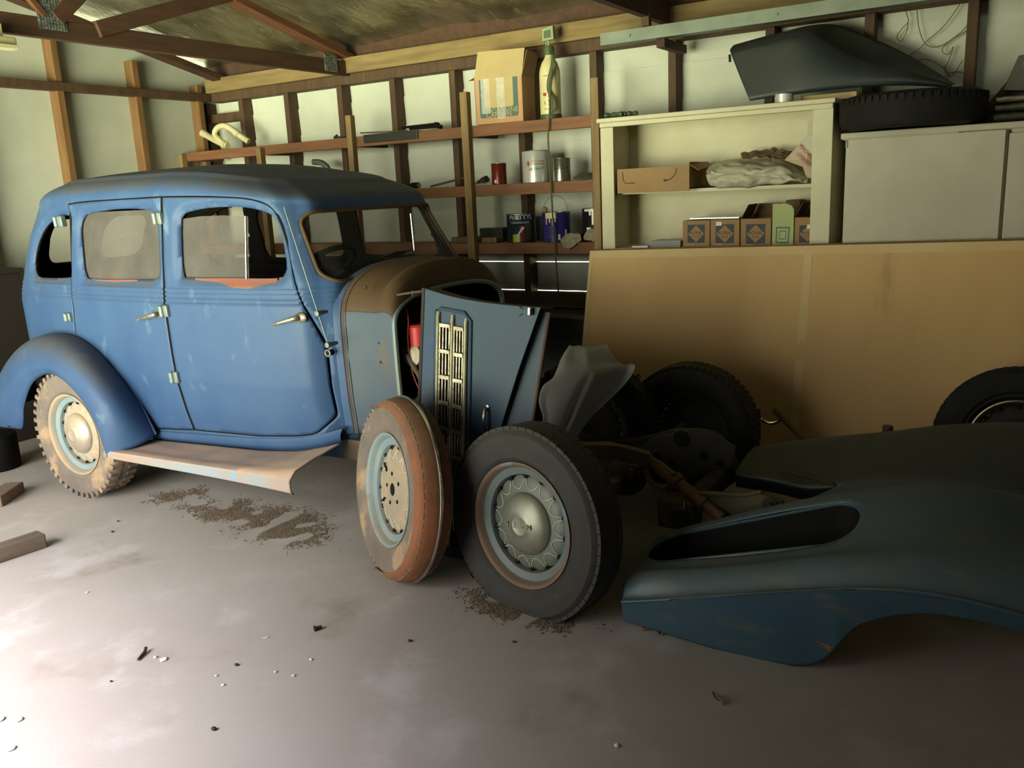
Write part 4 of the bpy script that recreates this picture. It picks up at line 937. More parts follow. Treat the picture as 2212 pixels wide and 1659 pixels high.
# ------------------------------------------------------------------ rolling chassis
ch = thing('car_chassis', 'dark rusty car chassis with wheels still fitted, right of the car', 'chassis', (3.2, 1.2, 0))
wheel_parts(ch, (2.535, 1.525, .318), yaw=math.radians(-12), lean=math.radians(4), R=.360, w_=.155, rub='rubber', rim='rim_blue_dark', disc='rim_disc_dark', letters=('HUDSON', -90), spin=.1, flat=.01, sipe=.0172, name='front_wheel', flange='rim_rust')
wheel_parts(ch, (3.90, 1.42, .322), yaw=math.pi+.05, R=.322, w_=.16, rub='rubber_black', rim='iron_dark', disc='iron_dark', cap='iron_dark', stripe=False, name='front_wheel', flange='iron_dark')
mb = MB(); mb.tube([(2.62, 1.445, .34), (2.9, 1.445, .30), (3.5, 1.445, .30), (3.84, 1.435, .34)], .03, 12); mb.ball((3.2, 1.445, .30), .085, (1.2, 1, 1)); mb.build('axle', 'iron_dark', ch)
def rail(pts, par=ch, w_=.05, h_=.11, m='iron_dark', nm='frame_rail'):
    mb = MB(); P_ = [Vector(p) for p in catmull(pts, 30)]; rows = []
    for i, p in enumerate(P_):
        d = (P_[min(i+1, 29)]-P_[max(i-1, 0)]).normalized(); u = Vector((0, 0, 1))-d*d.z; u.normalize(); s = d.cross(u)
        rows.append([p+s*w_/2+u*h_/2, p-s*w_/2+u*h_/2, p-s*w_/2-u*h_/2, p+s*w_/2-u*h_/2])
    mb.grid(rows, wrap=True); mb.f += [(0, 1, 2, 3), (119, 118, 117, 116)]; mb.m += [0, 0]
    return mb.build(nm, m, par, smooth=30)
rail([at(1235, 972, x=2.98)+Vector((0, .15, -.02)), at(1300, 972, x=2.98), at(1350, 979, x=3.02), at(1400, 992, x=3.06)], m='rust_dark', h_=.055)
rail([at(1280, 972, x=3.5)+Vector((0, .2, -.03)), at(1380, 958, x=3.5), at(1460, 940, x=3.5), at(1545, 950, x=3.5), (3.48, 1.07, .27)], h_=.05)
mb = MB()                                            # pierced cross member
ya, yb = at(1370, 985, x=3.3).y, at(1570, 985, x=3.3).y
pts = [at(*p, x=3.3) for p in ((1372, 975), (1410, 945), (1470, 930), (1540, 938), (1590, 965), (1580, 1010), (1500, 1025), (1400, 1015))]
mb.prism([(p.y, p.z) for p in pts], lambda a, c, d: Vector((d, a, c)), 3.30, 3.31); mb.build('cross_member', 'iron_dark', ch, smooth=0, bevel=.003)
for px, py, r in ((1472, 948, .036), (1420, 985, .018), (1520, 985, .02), (1452, 1000, .014), (1555, 1000, .014)):
    p = at(px, py, x=3.298); mb = MB(); mb.cyl(p, p+Vector((-.0015, 0, 0)), r, 20); mb.build('lightening_hole', 'black', ch, smooth=0)
mb = MB(); mb.box(2.98, 3.5, 1.10, 1.17, .20, .28); mb.build('cross_tube', 'iron_dark', ch, smooth=0, bevel=.01)
a, b_ = at(1398, 990, x=3.12), at(1562, 1120, x=2.97)
mb = MB(); P_ = [a.lerp(b_, f) for f in (0, .12, .13, .36, .37, .45, .46, .70, .71, .78, .79, 1)]
mb.tube(P_, [.022, .022, .026, .026, .034, .034, .024, .024, .030, .030, .020, .020], 14); mb.build('track_rod', 'rust_tube', ch)
mb = MB(); c_ = at(1430, 1022, x=3.07); mb.tube([Vector(v) for v in catmull([at(1395, 1012, x=3.08), at(1402, 1035, x=3.07), at(1425, 1052, x=3.06), at(1452, 1045, x=3.05), at(1455, 1020, x=3.05)], 20)], .013, 10)
mb.build('spring_shackle', 'rust_tube', ch)
p = at(1368, 1017, x=3.08); mb = MB(); mb.lathe([(0, .03), (.016, .03), (.016, 0), (.026, 0), (.026, -.02)], Matrix.Translation(p) @ Matrix.Rotation(math.radians(-90), 4, 'Y'), 8); mb.build('bolt', 'rust_tube', ch)
arm = [at(*q, x=3.03) for q in ((1500, 1075), (1515, 1062), (1620, 1068), (1640, 1060), (1690, 1082), (1695, 1100), (1680, 1112), (1600, 1112), (1545, 1112))]
mb = MB(); mb.prism([(q.y, q.z) for q in arm], lambda a, c, d: Vector((d, a, c)), 3.01, 3.05); mb.build('spring_arm', 'iron_olive', ch, smooth=0, bevel=.006)
mb = MB(); mb.tube([at(1512, 1066, x=3.005), at(1610, 1070, x=3.005), at(1645, 1062, x=3.005)], .007, 8); mb.build('brake_pipe', 'iron_olive', ch)
p = at(1665, 1090, x=3.01); mb = MB(); mb.lathe([(0, .03), (.014, .03), (.014, .012), (.024, .012), (.030, .006), (.030, 0)], Matrix.Translation(p) @ Matrix.Rotation(math.radians(-90), 4, 'Y'), 20); mb.build('shackle_bolt', 'iron_dark', ch)
mb = MB(); mb.box(2.99, 3.10, at(1500, 1040, x=3.0).y, at(1420, 1040, x=3.0).y, .18, .30); mb.build('engine_mount', 'rust_dark', ch, smooth=0, bevel=.01)
mb = MB(); mb.tube([at(1478, 1080, x=3.0), at(1476, 1102, x=2.99), at(1482, 1122, x=2.99)], [.006, .009, .005], 8); mb.build('grease_nipple', 'chrome', ch)
a, b_ = at(1245, 1020, x=3.1), at(1330, 1035, x=3.0); mb = MB(); mb.box(3.0, 3.06, b_.y, a.y, .28, .33); mb.build('bracket', 'iron_olive', ch, smooth=0, bevel=.004)
mb = MB(); p = at(1917, 940, x=3.95); mb.cyl((3.95, p.y, .2), (3.95, p.y, at(1917, 920, x=3.95).z), .022, 16); mb.box(3.90, 4.0, p.y-.03, p.y+.03, .18, .22); mb.build('bumper_iron', 'rust_dark', ch, smooth=40)

# ------------------------------------------------------------------ front fenders laid beside the chassis
def lines_to_grid(lines, ys, nv):
    """lines of (px, py, x) -> 3D curves resampled at ys, then smooth sections across."""
    cur = []
    for L in lines:
        p = [at(a, b, x=c) if len(v) == 3 else Vector(v[:3]) for v in L for (a, b, c) in [v[:3]]]
        p = sorted(p, key=lambda v: v.y); yy = [v.y for v in p]
        cs = catmull(p, 200); cy = np.array([c[1] for c in cs]); o = np.argsort(cy); cs = np.array(cs)[o]
        cur.append(np.stack([np.interp(ys, cs[:, 1], cs[:, 0]), ys, np.interp(ys, cs[:, 1], cs[:, 2])], 1))
    return cur
L0 = [(1322, 1332, 2.51), (1400, 1355, 2.51), (1500, 1387, 2.51), (1620, 1422, 2.515), (1700, 1436, 2.52), (1745, 1436, 2.525), (1780, 1424, 2.52), (1806, 1398, 2.51), (1835, 1365, 2.51), (1880, 1340, 2.51), (1980, 1323, 2.51), (2100, 1336, 2.51), (2212, 1366, 2.51), (2340, 1425, 2.51)]
L1 = [(1324, 1300, 2.50), (1420, 1296, 2.492), (1560, 1287, 2.487), (1700, 1279, 2.485), (1850, 1272, 2.485), (1960, 1276, 2.485), (2080, 1295, 2.485), (2212, 1330, 2.485), (2340, 1380, 2.485)]
L2 = [(1334, 1266, 2.54), (1390, 1242, 2.545), (1500, 1236, 2.55), (1650, 1222, 2.55), (1800, 1206, 2.55), (1950, 1205, 2.55), (2080, 1218, 2.55), (2212, 1245, 2.55), (2340, 1285, 2.55)]
L3 = [(1352, 1226, 2.62), (1430, 1221, 2.63), (1650, 1204, 2.64), (1790, 1186, 2.64), (1950, 1160, 2.64), (2080, 1158, 2.64), (2212, 1175, 2.64), (2340, 1210, 2.64)]
L4 = [(1392, 1185, 2.80), (1440, 1154, 2.85), (1600, 1113, 2.87), (1740, 1084, 2.87), (1860, 1066, 2.87), (2000, 1052, 2.87), (2110, 1058, 2.87), (2212, 1078, 2.87), (2340, 1115, 2.87)]
yf = np.linspace(-.16, 1.158, 260)
cur = lines_to_grid([L0, L1, L2, L3, L4], yf, 0)
c1 = cur[1]; cur[1:2] = [c1+np.array([.004, 0, -.012]), c1+np.array([-.003, 0, 0]), c1+np.array([.012, 0, .010])]
L6 = [(1440, 1140, 3.02), (1500, 1118, 3.05), (1620, 1088, 3.08), (1740, 1058, 3.10), (1830, 1046, 3.10), (2000, 1040, 3.10), (2110, 1047, 3.10), (2212, 1062, 3.10), (2340, 1090, 3.10)]
c6 = lines_to_grid([L6], yf, 0)[0]
tp = np.clip((yf-.55)/.15, 0, 1)[:, None]
c6 = c6*(1-tp)+(cur[6]+np.array([.08, 0, -.04]))*tp
c6[:, 2] = np.minimum(c6[:, 2], cur[6][:, 2]-.02)
cur.append((cur[6]+c6)/2+np.array([0, 0, -.035])); cur.append(c6)
NV = 84; GR = []
for i in range(len(yf)):
    GR.append(catmull([c[i] for c in cur], NV))
GR = np.array(GR)
def gv(u, v):
    u = min(max(u, 0), len(yf)-1.001); v = min(max(v, 0), NV-1.001); i, j = int(u), int(v); a, b = u-i, v-j
    return (GR[i, j]*(1-a)*(1-b)+GR[i+1, j]*a*(1-b)+GR[i, j+1]*(1-a)*b+GR[i+1, j+1]*a*b)
vs_ = lambda k: (k+2)*(NV-1)/8.0
yl, yr = at(1400, 1200, x=2.72).y, at(1868, 1112, x=2.80).y
uc = lambda y: (y-yf[0])/(yf[-1]-yf[0])*(len(yf)-1)
U0, U1, V0, V1 = uc(yr), uc(yl), vs_(3.12), vs_(3.80)
SL = dense(rrect(U0, U1, V0, V1, (V1-V0)*.499, 12), 1.0)
ar = 4.6                                             # the slot's ends are round in metres, not in grid steps
SL = [(U0+(U1-U0)*.5 + math.copysign(1, (q[0]-(U0+U1)/2))*0 + (q[0]-(U0+U1)/2), q[1]) for q in rrect(U0, U1, V0, V1, (V1-V0)*.499, 14)]
ec = (V1-V0)*.5
SL = []
for sgn, uu in ((1, U1), (-1, U0)):
    for i in range(25):
        a = -math.pi/2+math.pi*i/24; ex = 20
        if sgn > 0: SL.append((uu-ex+ex*math.cos(a), (V0+V1)/2+ec*math.sin(a)))
        else: SL.append((uu+ex-ex*math.cos(a), (V0+V1)/2-ec*math.sin(a)))
ug, vg = np.meshgrid(np.arange(len(yf)), np.arange(NV), indexing='ij'); uv = np.stack([ug.ravel(), vg.ravel()], 1).astype(float)
fi, fj_ = np.meshgrid(np.arange(len(yf)-1), np.arange(NV-1), indexing='ij'); fi = fi.ravel(); fj_ = fj_.ravel()
hole = inside(np.stack([fi+.5, fj_+.5], 1), SL)
quads = np.stack([fi*NV+fj_, fi*NV+fj_+1, (fi+1)*NV+fj_+1, (fi+1)*NV+fj_], 1)
cnt_h = np.zeros(len(uv), int); np.add.at(cnt_h, quads[hole].ravel(), 1); cnt_k = np.zeros(len(uv), int); np.add.at(cnt_k, quads[~hole].ravel(), 1)
V = GR.reshape(-1, 3).copy(); ed = np.where((cnt_h > 0) & (cnt_k > 0))[0]; d, q = seg_dist(uv[ed], SL)
for e, dd, qq in zip(ed, d, q): V[e] = gv(*qq)
keep = quads[~hole]; ids = np.unique(keep); mp = -np.ones(len(uv), int); mp[ids] = np.arange(len(ids))
fen = thing('front_fender', 'blue front fender with a long spare-wheel slot, lying nearest on the floor', 'fender', (2.7, .5, 0))
mb = MB(); mb.add(V[ids], mp[keep].tolist()); mb.build('fender_shell', 'paint_fender', fen, smooth=60, solid=.005, offset=1, inner='iron_dark')
mb = MB(); mb.tube([Vector(gv(*p))+Vector((0, 0, -.002)) for p in SL], .006, 8, closed=True); mb.build('slot_rim', 'paint_fender', fen)
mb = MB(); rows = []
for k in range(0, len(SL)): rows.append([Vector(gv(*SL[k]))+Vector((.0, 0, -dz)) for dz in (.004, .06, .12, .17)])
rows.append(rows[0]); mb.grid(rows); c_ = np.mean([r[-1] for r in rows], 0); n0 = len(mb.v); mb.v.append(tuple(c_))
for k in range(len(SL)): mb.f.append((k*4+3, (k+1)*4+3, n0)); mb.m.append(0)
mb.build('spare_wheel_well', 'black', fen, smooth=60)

K0 = [(1590, 1024, 3.42), (1680, 1038, 3.42), (1750, 1052, 3.42), (1850, 1044, 3.42), (1980, 1040, 3.42), (2100, 1044, 3.42), (2212, 1054, 3.42), (2330, 1075, 3.42)]
K1 = [(1588, 1000, 3.50), (1680, 1008, 3.50), (1760, 1014, 3.50), (1900, 1004, 3.50), (2050, 1000, 3.50), (2212, 1004, 3.50), (2330, 1020, 3.5)]
K2 = [(1586, 976, 3.66), (1680, 964, 3.68), (1753, 956, 3.70), (1910, 942, 3.70), (2017, 930, 3.70), (2110, 924, 3.70), (2212, 923, 3.70), (2330, 932, 3.7)]
yk = np.linspace(-.14, 1.05, 120); ck = lines_to_grid([K0, K1, K2], yk, 0); ck.append(ck[2]+np.array([.10, 0, -.03])); ck.append(ck[2]+np.array([.15, 0, -.18])); ck.insert(0, ck[0]+np.array([.02, 0, -.06]))
fen2 = thing('front_fender', 'dark dusty front fender lying on the far side of the chassis', 'fender', (3.6, .5, 0))
mb = MB(); mb.grid([catmull([c[i] for c in ck], 48) for i in range(len(yk))]); mb.build('fender_shell', 'paint_dark', fen2, smooth=60, solid=.005, offset=1)
mb = MB(); mb.box(3.52, 3.68, -.1, .55, 0.0, .21); mb.build('wooden_block', 'dark_wood', fen2, smooth=0, bevel=.01)
mb = MB(); mb.tube([at(1690, 1017, x=3.42), at(1760, 1035, x=3.40), at(1800, 1046, x=3.40)], .008, 8); mb.build('stay_rod', 'rust_dark', fen2)

# ------------------------------------------------------------------ cloth, knobbly tyre, tyre against the board
t = thing('knobbly_tyre', 'black knobbly tyre half hidden under the grey cloth', 'tyre')
wheel_parts(None, (3.69, 1.86, .342), yaw=math.radians(6), R=.338, w_=.17, rub='rubber_black', rim='iron_dark', disc='iron_dark', cap=None, lugs=30, stripe=False, as_thing=t, flange='iron_dark')
t = thing('wheel', 'black wheel with a pale trim ring propped on the fibreboard sheet at the right', 'wheel')
wheel_parts(None, (4.17, .05, .333), yaw=math.radians(0), lean=math.radians(10), R=.33, w_=.15, rub='rubber_black', rim='iron_dark', disc='iron_dark', cap='iron_dark', stripe=False, as_thing=t, flange='iron_dark')
mb = MB(); mb.tube([Vector((-.078, .185*math.cos(i*math.pi/30), .185*math.sin(i*math.pi/30))) for i in range(60)], .006, 8, closed=True); mb.build('trim_ring', 'tin_silver', t, local=True)

rowsP = [((1222, 790, 3.96), (1300, 790, 3.96)), ((1225, 757, 3.82), (1310, 752, 3.82)), ((1230, 748, 3.60), (1312, 747, 3.60)), ((1215, 772, 3.46), (1338, 785, 3.50)), ((1196, 815, 3.38), (1371, 789, 3.46)), ((1172, 835, 3.34), (1356, 822, 3.44)), ((1163, 868, 3.32), (1312, 868, 3.40)), ((1172, 905, 3.30), (1268, 912, 3.36)), ((1156, 935, 3.29), (1238, 958, 3.32))]
rows = []
NR, NC = 44, 44
Lp = catmull([at(a, b, x=c) for (a, b, c), _ in rowsP], NR); Rp = catmull([at(a, b, x=c) for _, (a, b, c) in rowsP], NR)
for i in range(NR):
    r = []
    for j in range(NC):
        f = j/(NC-1); p = Vector(Lp[i]).lerp(Vector(Rp[i]), f); u = i/(NR-1)
        bulge = -.05*math.sin(math.pi*f)*(u > .15); fold = .030*nz3(f*3.2+.4*u, u*2.2, 1.3) + .05*abs(nz3(f*2.3-u*1.8, u*1.2+4, 7.7))
        fold += .035*math.exp(-((f-.52-.25*(u-.6))/.06)**2)*smoothstep(.35, .6, u)
        edge = min(1, min(f, 1-f)*8+.25)
        r.append(p+Vector((bulge+fold*edge, 0, .010*nz3(f*4, u*4, 3.1))))
    rows.append(r)
mb = MB(); mb.grid(rows); tag(mb.build('dust_cloth', 'tarp_grey', None, smooth=180, solid=.003), 'dark grey cloth draped over the knobbly tyre beside the fibreboard', 'cloth')

t = thing('lever', 'bent steel lever with a bright curved hook leaning on the fibreboard sheet', 'lever', (4.1, 1.0, 0))
a, b_ = at(1672, 885, x=4.30), at(1742, 957, x=4.20)
d = (b_-a).normalized(); e_ = b_+d*((b_.z-.02)/-d.z)
mb = MB(); mb.tube([a, b_, e_], .014, 10); mb.build('shaft', 'iron_olive', t)
mb = MB(); mb.tube([Vector(v) for v in catmull([at(1638, 884, x=4.28), at(1644, 905, x=4.28), at(1662, 914, x=4.28), at(1680, 911, x=4.28), at(1692, 900, x=4.28)], 24)], .010, 10); mb.build('hook', 'chrome', t)

# ------------------------------------------------------------------ the big fibreboard sheet leaning on the cupboards
zl, zr = at(1275, 540, x=4.68).z, at(2212, 517, x=4.68).z
yL = at(1275, 540, x=4.68).y; yR = yL-2.42; slope = (zr-zl)/(yL-at(2212, 517, x=4.68).y)
def board_pt(y, f, d): return Vector((4.40+(.28)*f+d*.97, y, (zl+slope*(yL-y))*f+.002-d*.2*f))
bt = thing('fibreboard_sheet', 'large tan fibreboard sheet leaning against the cupboards', 'board', (4.5, 1.2, 0))
mb = MB(); mb.add([board_pt(y, f, d) for d in (0, .016) for f in (0, 1) for y in (yL, yR)], [(0, 1, 3, 2), (4, 6, 7, 5), (0, 4, 5, 1), (2, 3, 7, 6), (0, 2, 6, 4), (1, 5, 7, 3)])
mb.build('sheet', 'mdf', bt, smooth=0)
mb = MB(); mb.add([board_pt(y, f, d)+Vector((0, 0, .0015)) for d in (-.0005, .0165) for f, y in ((1.0, yL), (1.0, yR))]+[board_pt(y, f, d) for d in (-.0005, .0165) for f, y in ((.994, yL), (.994, yR))], [(0, 1, 3, 2), (0, 4, 5, 1), (2, 3, 7, 6)])
mb.build('worn_top_edge', 'mdf_edge', bt, smooth=0)
mb = MB()
for (ya, yb) in ((at(1740, 700, x=4.55).y, at(1722, 700, x=4.55).y),): mb.add([board_pt(y, f, -.0025) for f in (.16, .955) for y in (ya, yb)], [(0, 1, 3, 2)])
mb.add([board_pt(y, f, -.0025) for f in (.955, .993) for y in (yL, yR)], [(0, 1, 3, 2)]); mb.add([board_pt(y, f, -.0025) for f in (.0, .955) for y in (yL, yL-.022)], [(0, 1, 3, 2)])
mb.build('unfaded_strip', 'mdf_pale', bt, smooth=0, label='paler strips where battens kept off the dust')
# ------------------------------------------------------------------ things on the timber shelving
def fwd(p): d = Vector((p[0], p[1], 0)); return math.atan2(-d.y, -d.x)      # angle of the side turned to the room
def wrap_text(s, size, c, r, z, mat, par, a_off=0.0, name='lettering', tilt=0.0):
    ph = fwd(c)+a_off
    def f(v):
        x, y = v.x*math.cos(tilt)-v.y*math.sin(tilt), v.x*math.sin(tilt)+v.y*math.cos(tilt)
        a = ph + x/r; rr = r+.0006+v.z; return Vector((c[0]+rr*math.cos(a), c[1]+rr*math.sin(a), z+y))
    return text(s, size, Matrix.Identity(4), mat, par, name, .0003, warp=f)
def patch(c, r, z0, z1, w0, w1, mat, par, name, k=.0004):
    ph = fwd(c); mb = MB(); mb.lathe([(r+k, z0), (r+k, z1)], Matrix.Translation((c[0], c[1], 0)), 16, ph+w0/r, ph+w1/r)
    return mb.build(name, mat, par, smooth=60)
def can(nm, label, pl_, pr_, pt_, zs_, x, mat, group=None, lid='tin_silver', open_=False):
    a, b = at(pl_, pt_+20, x=x), at(pr_, pt_+20, x=x); cy = (a.y+b.y)/2; r = abs(a.y-b.y)*.5*.88; c = (x+.02, cy)
    H = at((pl_+pr_)/2, pt_, x=x).z - zs_
    t = thing(nm, label, 'tin', (c[0], c[1], zs_), group=group)
    mb = MB(); mb.lathe([(0, .001), (r-.002, .001), (r, .003), (r, H-.004), (r+.0015, H-.002), (r+.0015, H)] , Matrix.Translation((*c, zs_)), 48); mb.build('body', mat, t, smooth=40)
    mb = MB(); mb.lathe([(r+.0015, H), (r-.004, H+.001), (r-.006, H-.004)] + ([(r-.006, H*.5), (0, H*.5)] if open_ else [(r*.7, H-.003), (0, H-.003)]), Matrix.Translation((*c, zs_)), 48); mb.build('lid', lid, t, smooth=40)
    mb = MB(); mb.tube([Vector((c[0]+(r+.001)*math.cos(i*math.pi/24), c[1]+(r+.001)*math.sin(i*math.pi/24), zs_+H-.001)) for i in range(48)], .002, 6, closed=True); mb.build('rim', lid, t)
    return t, c, r, H
S1, S2, S3 = SHZ
t, c, r, H = can('paint_tin', 'dark red tin without a lid on the middle timber shelf', 1059, 1090, 353, S2, 4.93, 'tin_red', open_=True)
patch(c, r, S2+.01, S2+.03, -.035, -.02, 'print_white', t, 'label')
t, c, r, H = can('paint_tin', 'large white and silver tin with a red hazard diamond', 1125, 1184, 326, S2, 4.95, 'tin_white')
ph = fwd(c)
def on_can(c, r, x, z, k=.0008): a = fwd(c)+x/r; return Vector((c[0]+(r+k)*math.cos(a), c[1]+(r+k)*math.sin(a), z))
mb = MB(); zd = S2+H*.70; mb.add([on_can(c, r, -.052, zd), on_can(c, r, -.064, zd-.020), on_can(c, r, -.052, zd-.040), on_can(c, r, -.040, zd-.020)], [(0, 1, 2, 3)]); mb.build('hazard_diamond', 'print_red', t, smooth=0)
wrap_text('POLYESTER', .016, c, r, S2+H*.66, 'print_red', t, .15); wrap_text('REPAIR RESIN', .014, c, r, S2+H*.58, 'print_black', t, .15); wrap_text('METALLIC', .024, c, r, S2+H*.43, 'print_black', t, .05, tilt=.12)
t, c, r, H = can('paint_tin', 'small silver tin right of the large white tin', 1190, 1229, 342, S2, 4.93, 'tin_silver')
wrap_text('CASTING', .012, c, r, S2+H*.68, 'print_black', t, -.15); wrap_text('EMBEDDING RESIN', .011, c, r, S2+H*.56, 'print_black', t, -.1)
t, c, r, H = can('paint_tin', 'dark green paint tin lettered WATTYL on the lowest shelf', 1092, 1154, 462, S3, 4.94, 'tin_dark')
patch(c, r, S3+H*.80, S3+H*.985, -.085, .085, 'tin_navy', t, 'top_band'); wrap_text('WATTYL', .042, c, r, S3+H*.885, 'print_white', t, -.05)
wrap_text('C', .026, c, r, S3+H*.71, 'print_red', t, -.75); wrap_text('CERAMICOAT', .020, c, r, S3+H*.705, 'print_white', t, -.10)
patch(c, r, S3+.004, S3+H*.30, -.062, -.012, 'label_yellow', t, 'yellow_panel'); patch(c, r, S3+.004, S3+H*.60, -.012, .02, 'label_crimson', t, 'crimson_panel'); patch(c, r, S3+H*.12, S3+H*.7, .026, .07, 'label_olive', t, 'olive_panel')
mb = MB(); mb.grid([[on_can(c, r, -.03+.05*f*(1-.3*k), S3+H*(.22+.30*f+.05*k)) for f in (0, .25, .5, .75, 1)] for k in (0, 1)]); mb.build('brush_stroke', 'print_white', t, smooth=0)
t, c, r, H = can('paint_tin', 'blue paint tin with cream drips and a raised wire handle', 1169, 1229, 458, S3, 4.93, 'tin_purple', open_=True)
patch(c, r, S3+H*.80, S3+H*1.0, -.078, .002, 'cream_paint', t, 'paint_drip', .0012)
for w0, w1, zb in ((-.074, -.066, .60), (-.050, -.040, .66), (-.030, -.022, .58), (-.012, -.003, .68)): patch(c, r, S3+H*zb, S3+H*.82, w0, w1, 'cream_paint', t, 'paint_drip', .0012)
for i in range(7): patch(c, r, S3+H*(.16+.06*i), S3+H*(.185+.06*i), -.06, -.02-.004*(i % 3), 'label_blue', t, 'label')
patch(c, r, S3+.015, S3+H*.27, .006, .022, 'print_white', t, 'barcode'); patch(c, r, S3+H*.22, S3+H*.42, .055, .07, 'print_white', t, 'label')
mb = MB(); mb.tube([Vector((c[0]-.02+.02*math.sin(a), c[1]+(r+.004)*math.cos(a), S3+H*.93+.115*math.sin(a))) for a in [math.pi*i/24 for i in range(25)]], .0016, 6); mb.build('bail_handle', 'hinge_metal', t)
mb = MB(); mb.ball((c[0]-r*.85, c[1]+r*.45, S3+H+.0195), .018); tag(mb.build('ball', 'cardboard', None), 'small orange ball sitting on the rim of the blue paint tin', 'ball')
MATS['cardboard'] = MATS['cardboard']
t, c, r, H = can('paint_tin', 'black paint tin with white drips beside the shelf upright', 1254, 1312, 450, S3, 4.95, 'tin_black', open_=True)
patch(c, r, S3+H*.92, S3+H*1.0, -.075, .03, 'white_paint', t, 'paint_drip', .0012)
for w0, w1, zb in ((-.040, -.026, .80), (-.022, -.010, .52), (-.004, .006, .60), (.014, .02, .78)): patch(c, r, S3+H*zb, S3+H*.95, w0, w1, 'white_paint', t, 'paint_drip', .0012)
patch(c, r, S3+H*.36, S3+H*.44, -.06, -.03, 'print_white', t, 'label'); patch(c, r, S3+H*.25, S3+H*.45, -.005, .012, 'print_red', t, 'label')

def crumple(nm, mat, label, cat, pts, seed, amp=.02, n=36, group=None, lift=.004, par=None):
    """cloth: a grid between two edge lines of 3D points, crumpled."""
    A_ = catmull(pts[0], n); B_ = catmull(pts[1], n); rows = []; M_ = catmull(pts[2], n) if len(pts) > 2 else None
    for i in range(n):
        r = []
        for j in range(n//2):
            f = j/(n//2-1); p = Vector(A_[i]).lerp(Vector(B_[i]), f)
            if M_ is not None: m = Vector(M_[i]); p = p + (m-(Vector(A_[i])+Vector(B_[i]))/2)*4*f*(1-f)
            u = i/(n-1); w_ = min(1, 6*min(f, 1-f)+.3)
            dx = amp*(nz3(u*6+seed, f*4, seed)+.5*abs(nz3(u*11, f*9+seed, 2))); dz = amp*.9*abs(nz3(u*7+2, f*5, seed+5))
            r.append(p+Vector((-dx*w_, amp*.6*nz3(u*8, f*8, seed+9)*w_, dz+lift)))
        rows.append(r)
    mb = MB(); mb.grid(rows); o = mb.build(nm, mat, par, smooth=180, solid=.0015)
    return tag(o, label, cat, group) if par is None else o
crumple('work_glove', 'glove_cloth', 'crumpled pale cloth glove hanging over the lowest shelf edge', 'glove',
        ([at(1210, 522, x=4.86), at(1222, 508, x=4.88), at(1243, 505, x=4.88), at(1254, 507, x=4.88)], [at(1217, 535, x=4.828), at(1228, 540, x=4.828), at(1240, 533, x=4.828), at(1256, 520, x=4.842)]), 3.1, .016, 26)
crumple('work_glove', 'glove_cloth', 'second pale glove lying in front of the black paint tin', 'glove',
        ([at(1260, 516, x=4.875), at(1266, 502, x=4.88), at(1278, 496, x=4.88), at(1293, 499, x=4.88)], [at(1262, 520, x=4.855), at(1268, 521, x=4.855), at(1280, 520, x=4.855), at(1294, 519, x=4.855)]), 8.4, .008, 26)
for px0, px1, py0, py1, x, nm, m, lb in ((975, 1035, 512, 523, 4.93, 'timber_offcut', 'old_wood', 'greyish timber offcut on the lowest shelf beside the upright'), (1035, 1072, 513, 521, 4.90, 'timber_offcut', 'post_wood', 'flat pale offcut left of the dark green paint tin'),
                                          (1036, 1084, 492, 512, 5.03, 'tool_case', 'dark_plastic', 'black case at the back of the lowest shelf'), (1230, 1250, 505, 520, 5.045, 'small_box', 'dark_plastic', 'small black box behind the gloves')):
    a, b = at(px0, py1, x=x), at(px1, py0, x=x)
    mb = MB(); mb.box(x, x+.09, min(a.y, b.y), max(a.y, b.y), S3+.001, max(S3+.012, b.z)); tag(mb.build(nm, m, None, smooth=0, bevel=.003), lb, 'box' if 'box' in nm or 'case' in nm else 'wood')
mb = MB(); a, b = at(930, 397, x=4.92), at(1004, 384, x=4.98); a.z = S2+.01; mb.tube([a, b], .007, 8); tag(mb.build('iron_bar', 'rust_dark', None), 'thin rusty bar lying across the middle shelf', 'bar')
t = thing('torch', 'black torch lying on the middle shelf above the windscreen', 'torch', at(880, 398, x=4.92)); a, b = at(868, 398, x=4.93), at(904, 396, x=4.90); a.z = b.z = S2+.022
mb = MB(); mb.tube([a, a.lerp(b, .6), a.lerp(b, .62), b], [.014, .014, .021, .021], 14); mb.build('body', 'black', t)
mb = MB(); mb.tube([b, b+(b-a).normalized()*.003], .018, 14); mb.build('lens', 'tin_silver', t)
crumple('rag', 'rag_grey', 'brown rag bunched behind the dark red tin', 'rag', ([at(1030, 396, x=4.96), at(1045, 384, x=4.98), at(1052, 382, x=5.03), at(1058, 390, x=5.04)], [at(1026, 399, x=4.92), at(1040, 398, x=4.92), at(1048, 398, x=4.94), at(1055, 397, x=4.98)]), 5.5, .012, 20)
crumple('rag', 'rag_grey', 'dark grey rag right of the small silver tin', 'rag', ([at(1238, 388, x=4.98), at(1252, 377, x=5.0), at(1270, 375, x=5.0), at(1290, 380, x=5.0)], [at(1240, 389, x=4.92), at(1254, 388, x=4.90), at(1272, 387, x=4.90), at(1290, 387, x=4.92)]), 9.2, .014, 20)
mb = MB(); P_ = [at(713, 392, x=5.0), at(709, 368, x=5.0), at(702, 357, x=5.0), at(692, 351, x=5.0), at(677, 350, x=5.0)]; P_[0].z = S2+.0
mb.tube([Vector(v) for v in catmull(P_, 20)], .022, 14); tag(mb.build('bent_pipe', 'galvanised', None), 'bent metal pipe standing up behind the car roof', 'pipe')
DT = Vector((0, 0, max(0, S1+.028-at(492, 322, x=4.93).z)))
t = thing('drain_trap', 'cream plastic drain trap at the left end of the top shelf', 'pipe', at(490, 318, x=4.95))
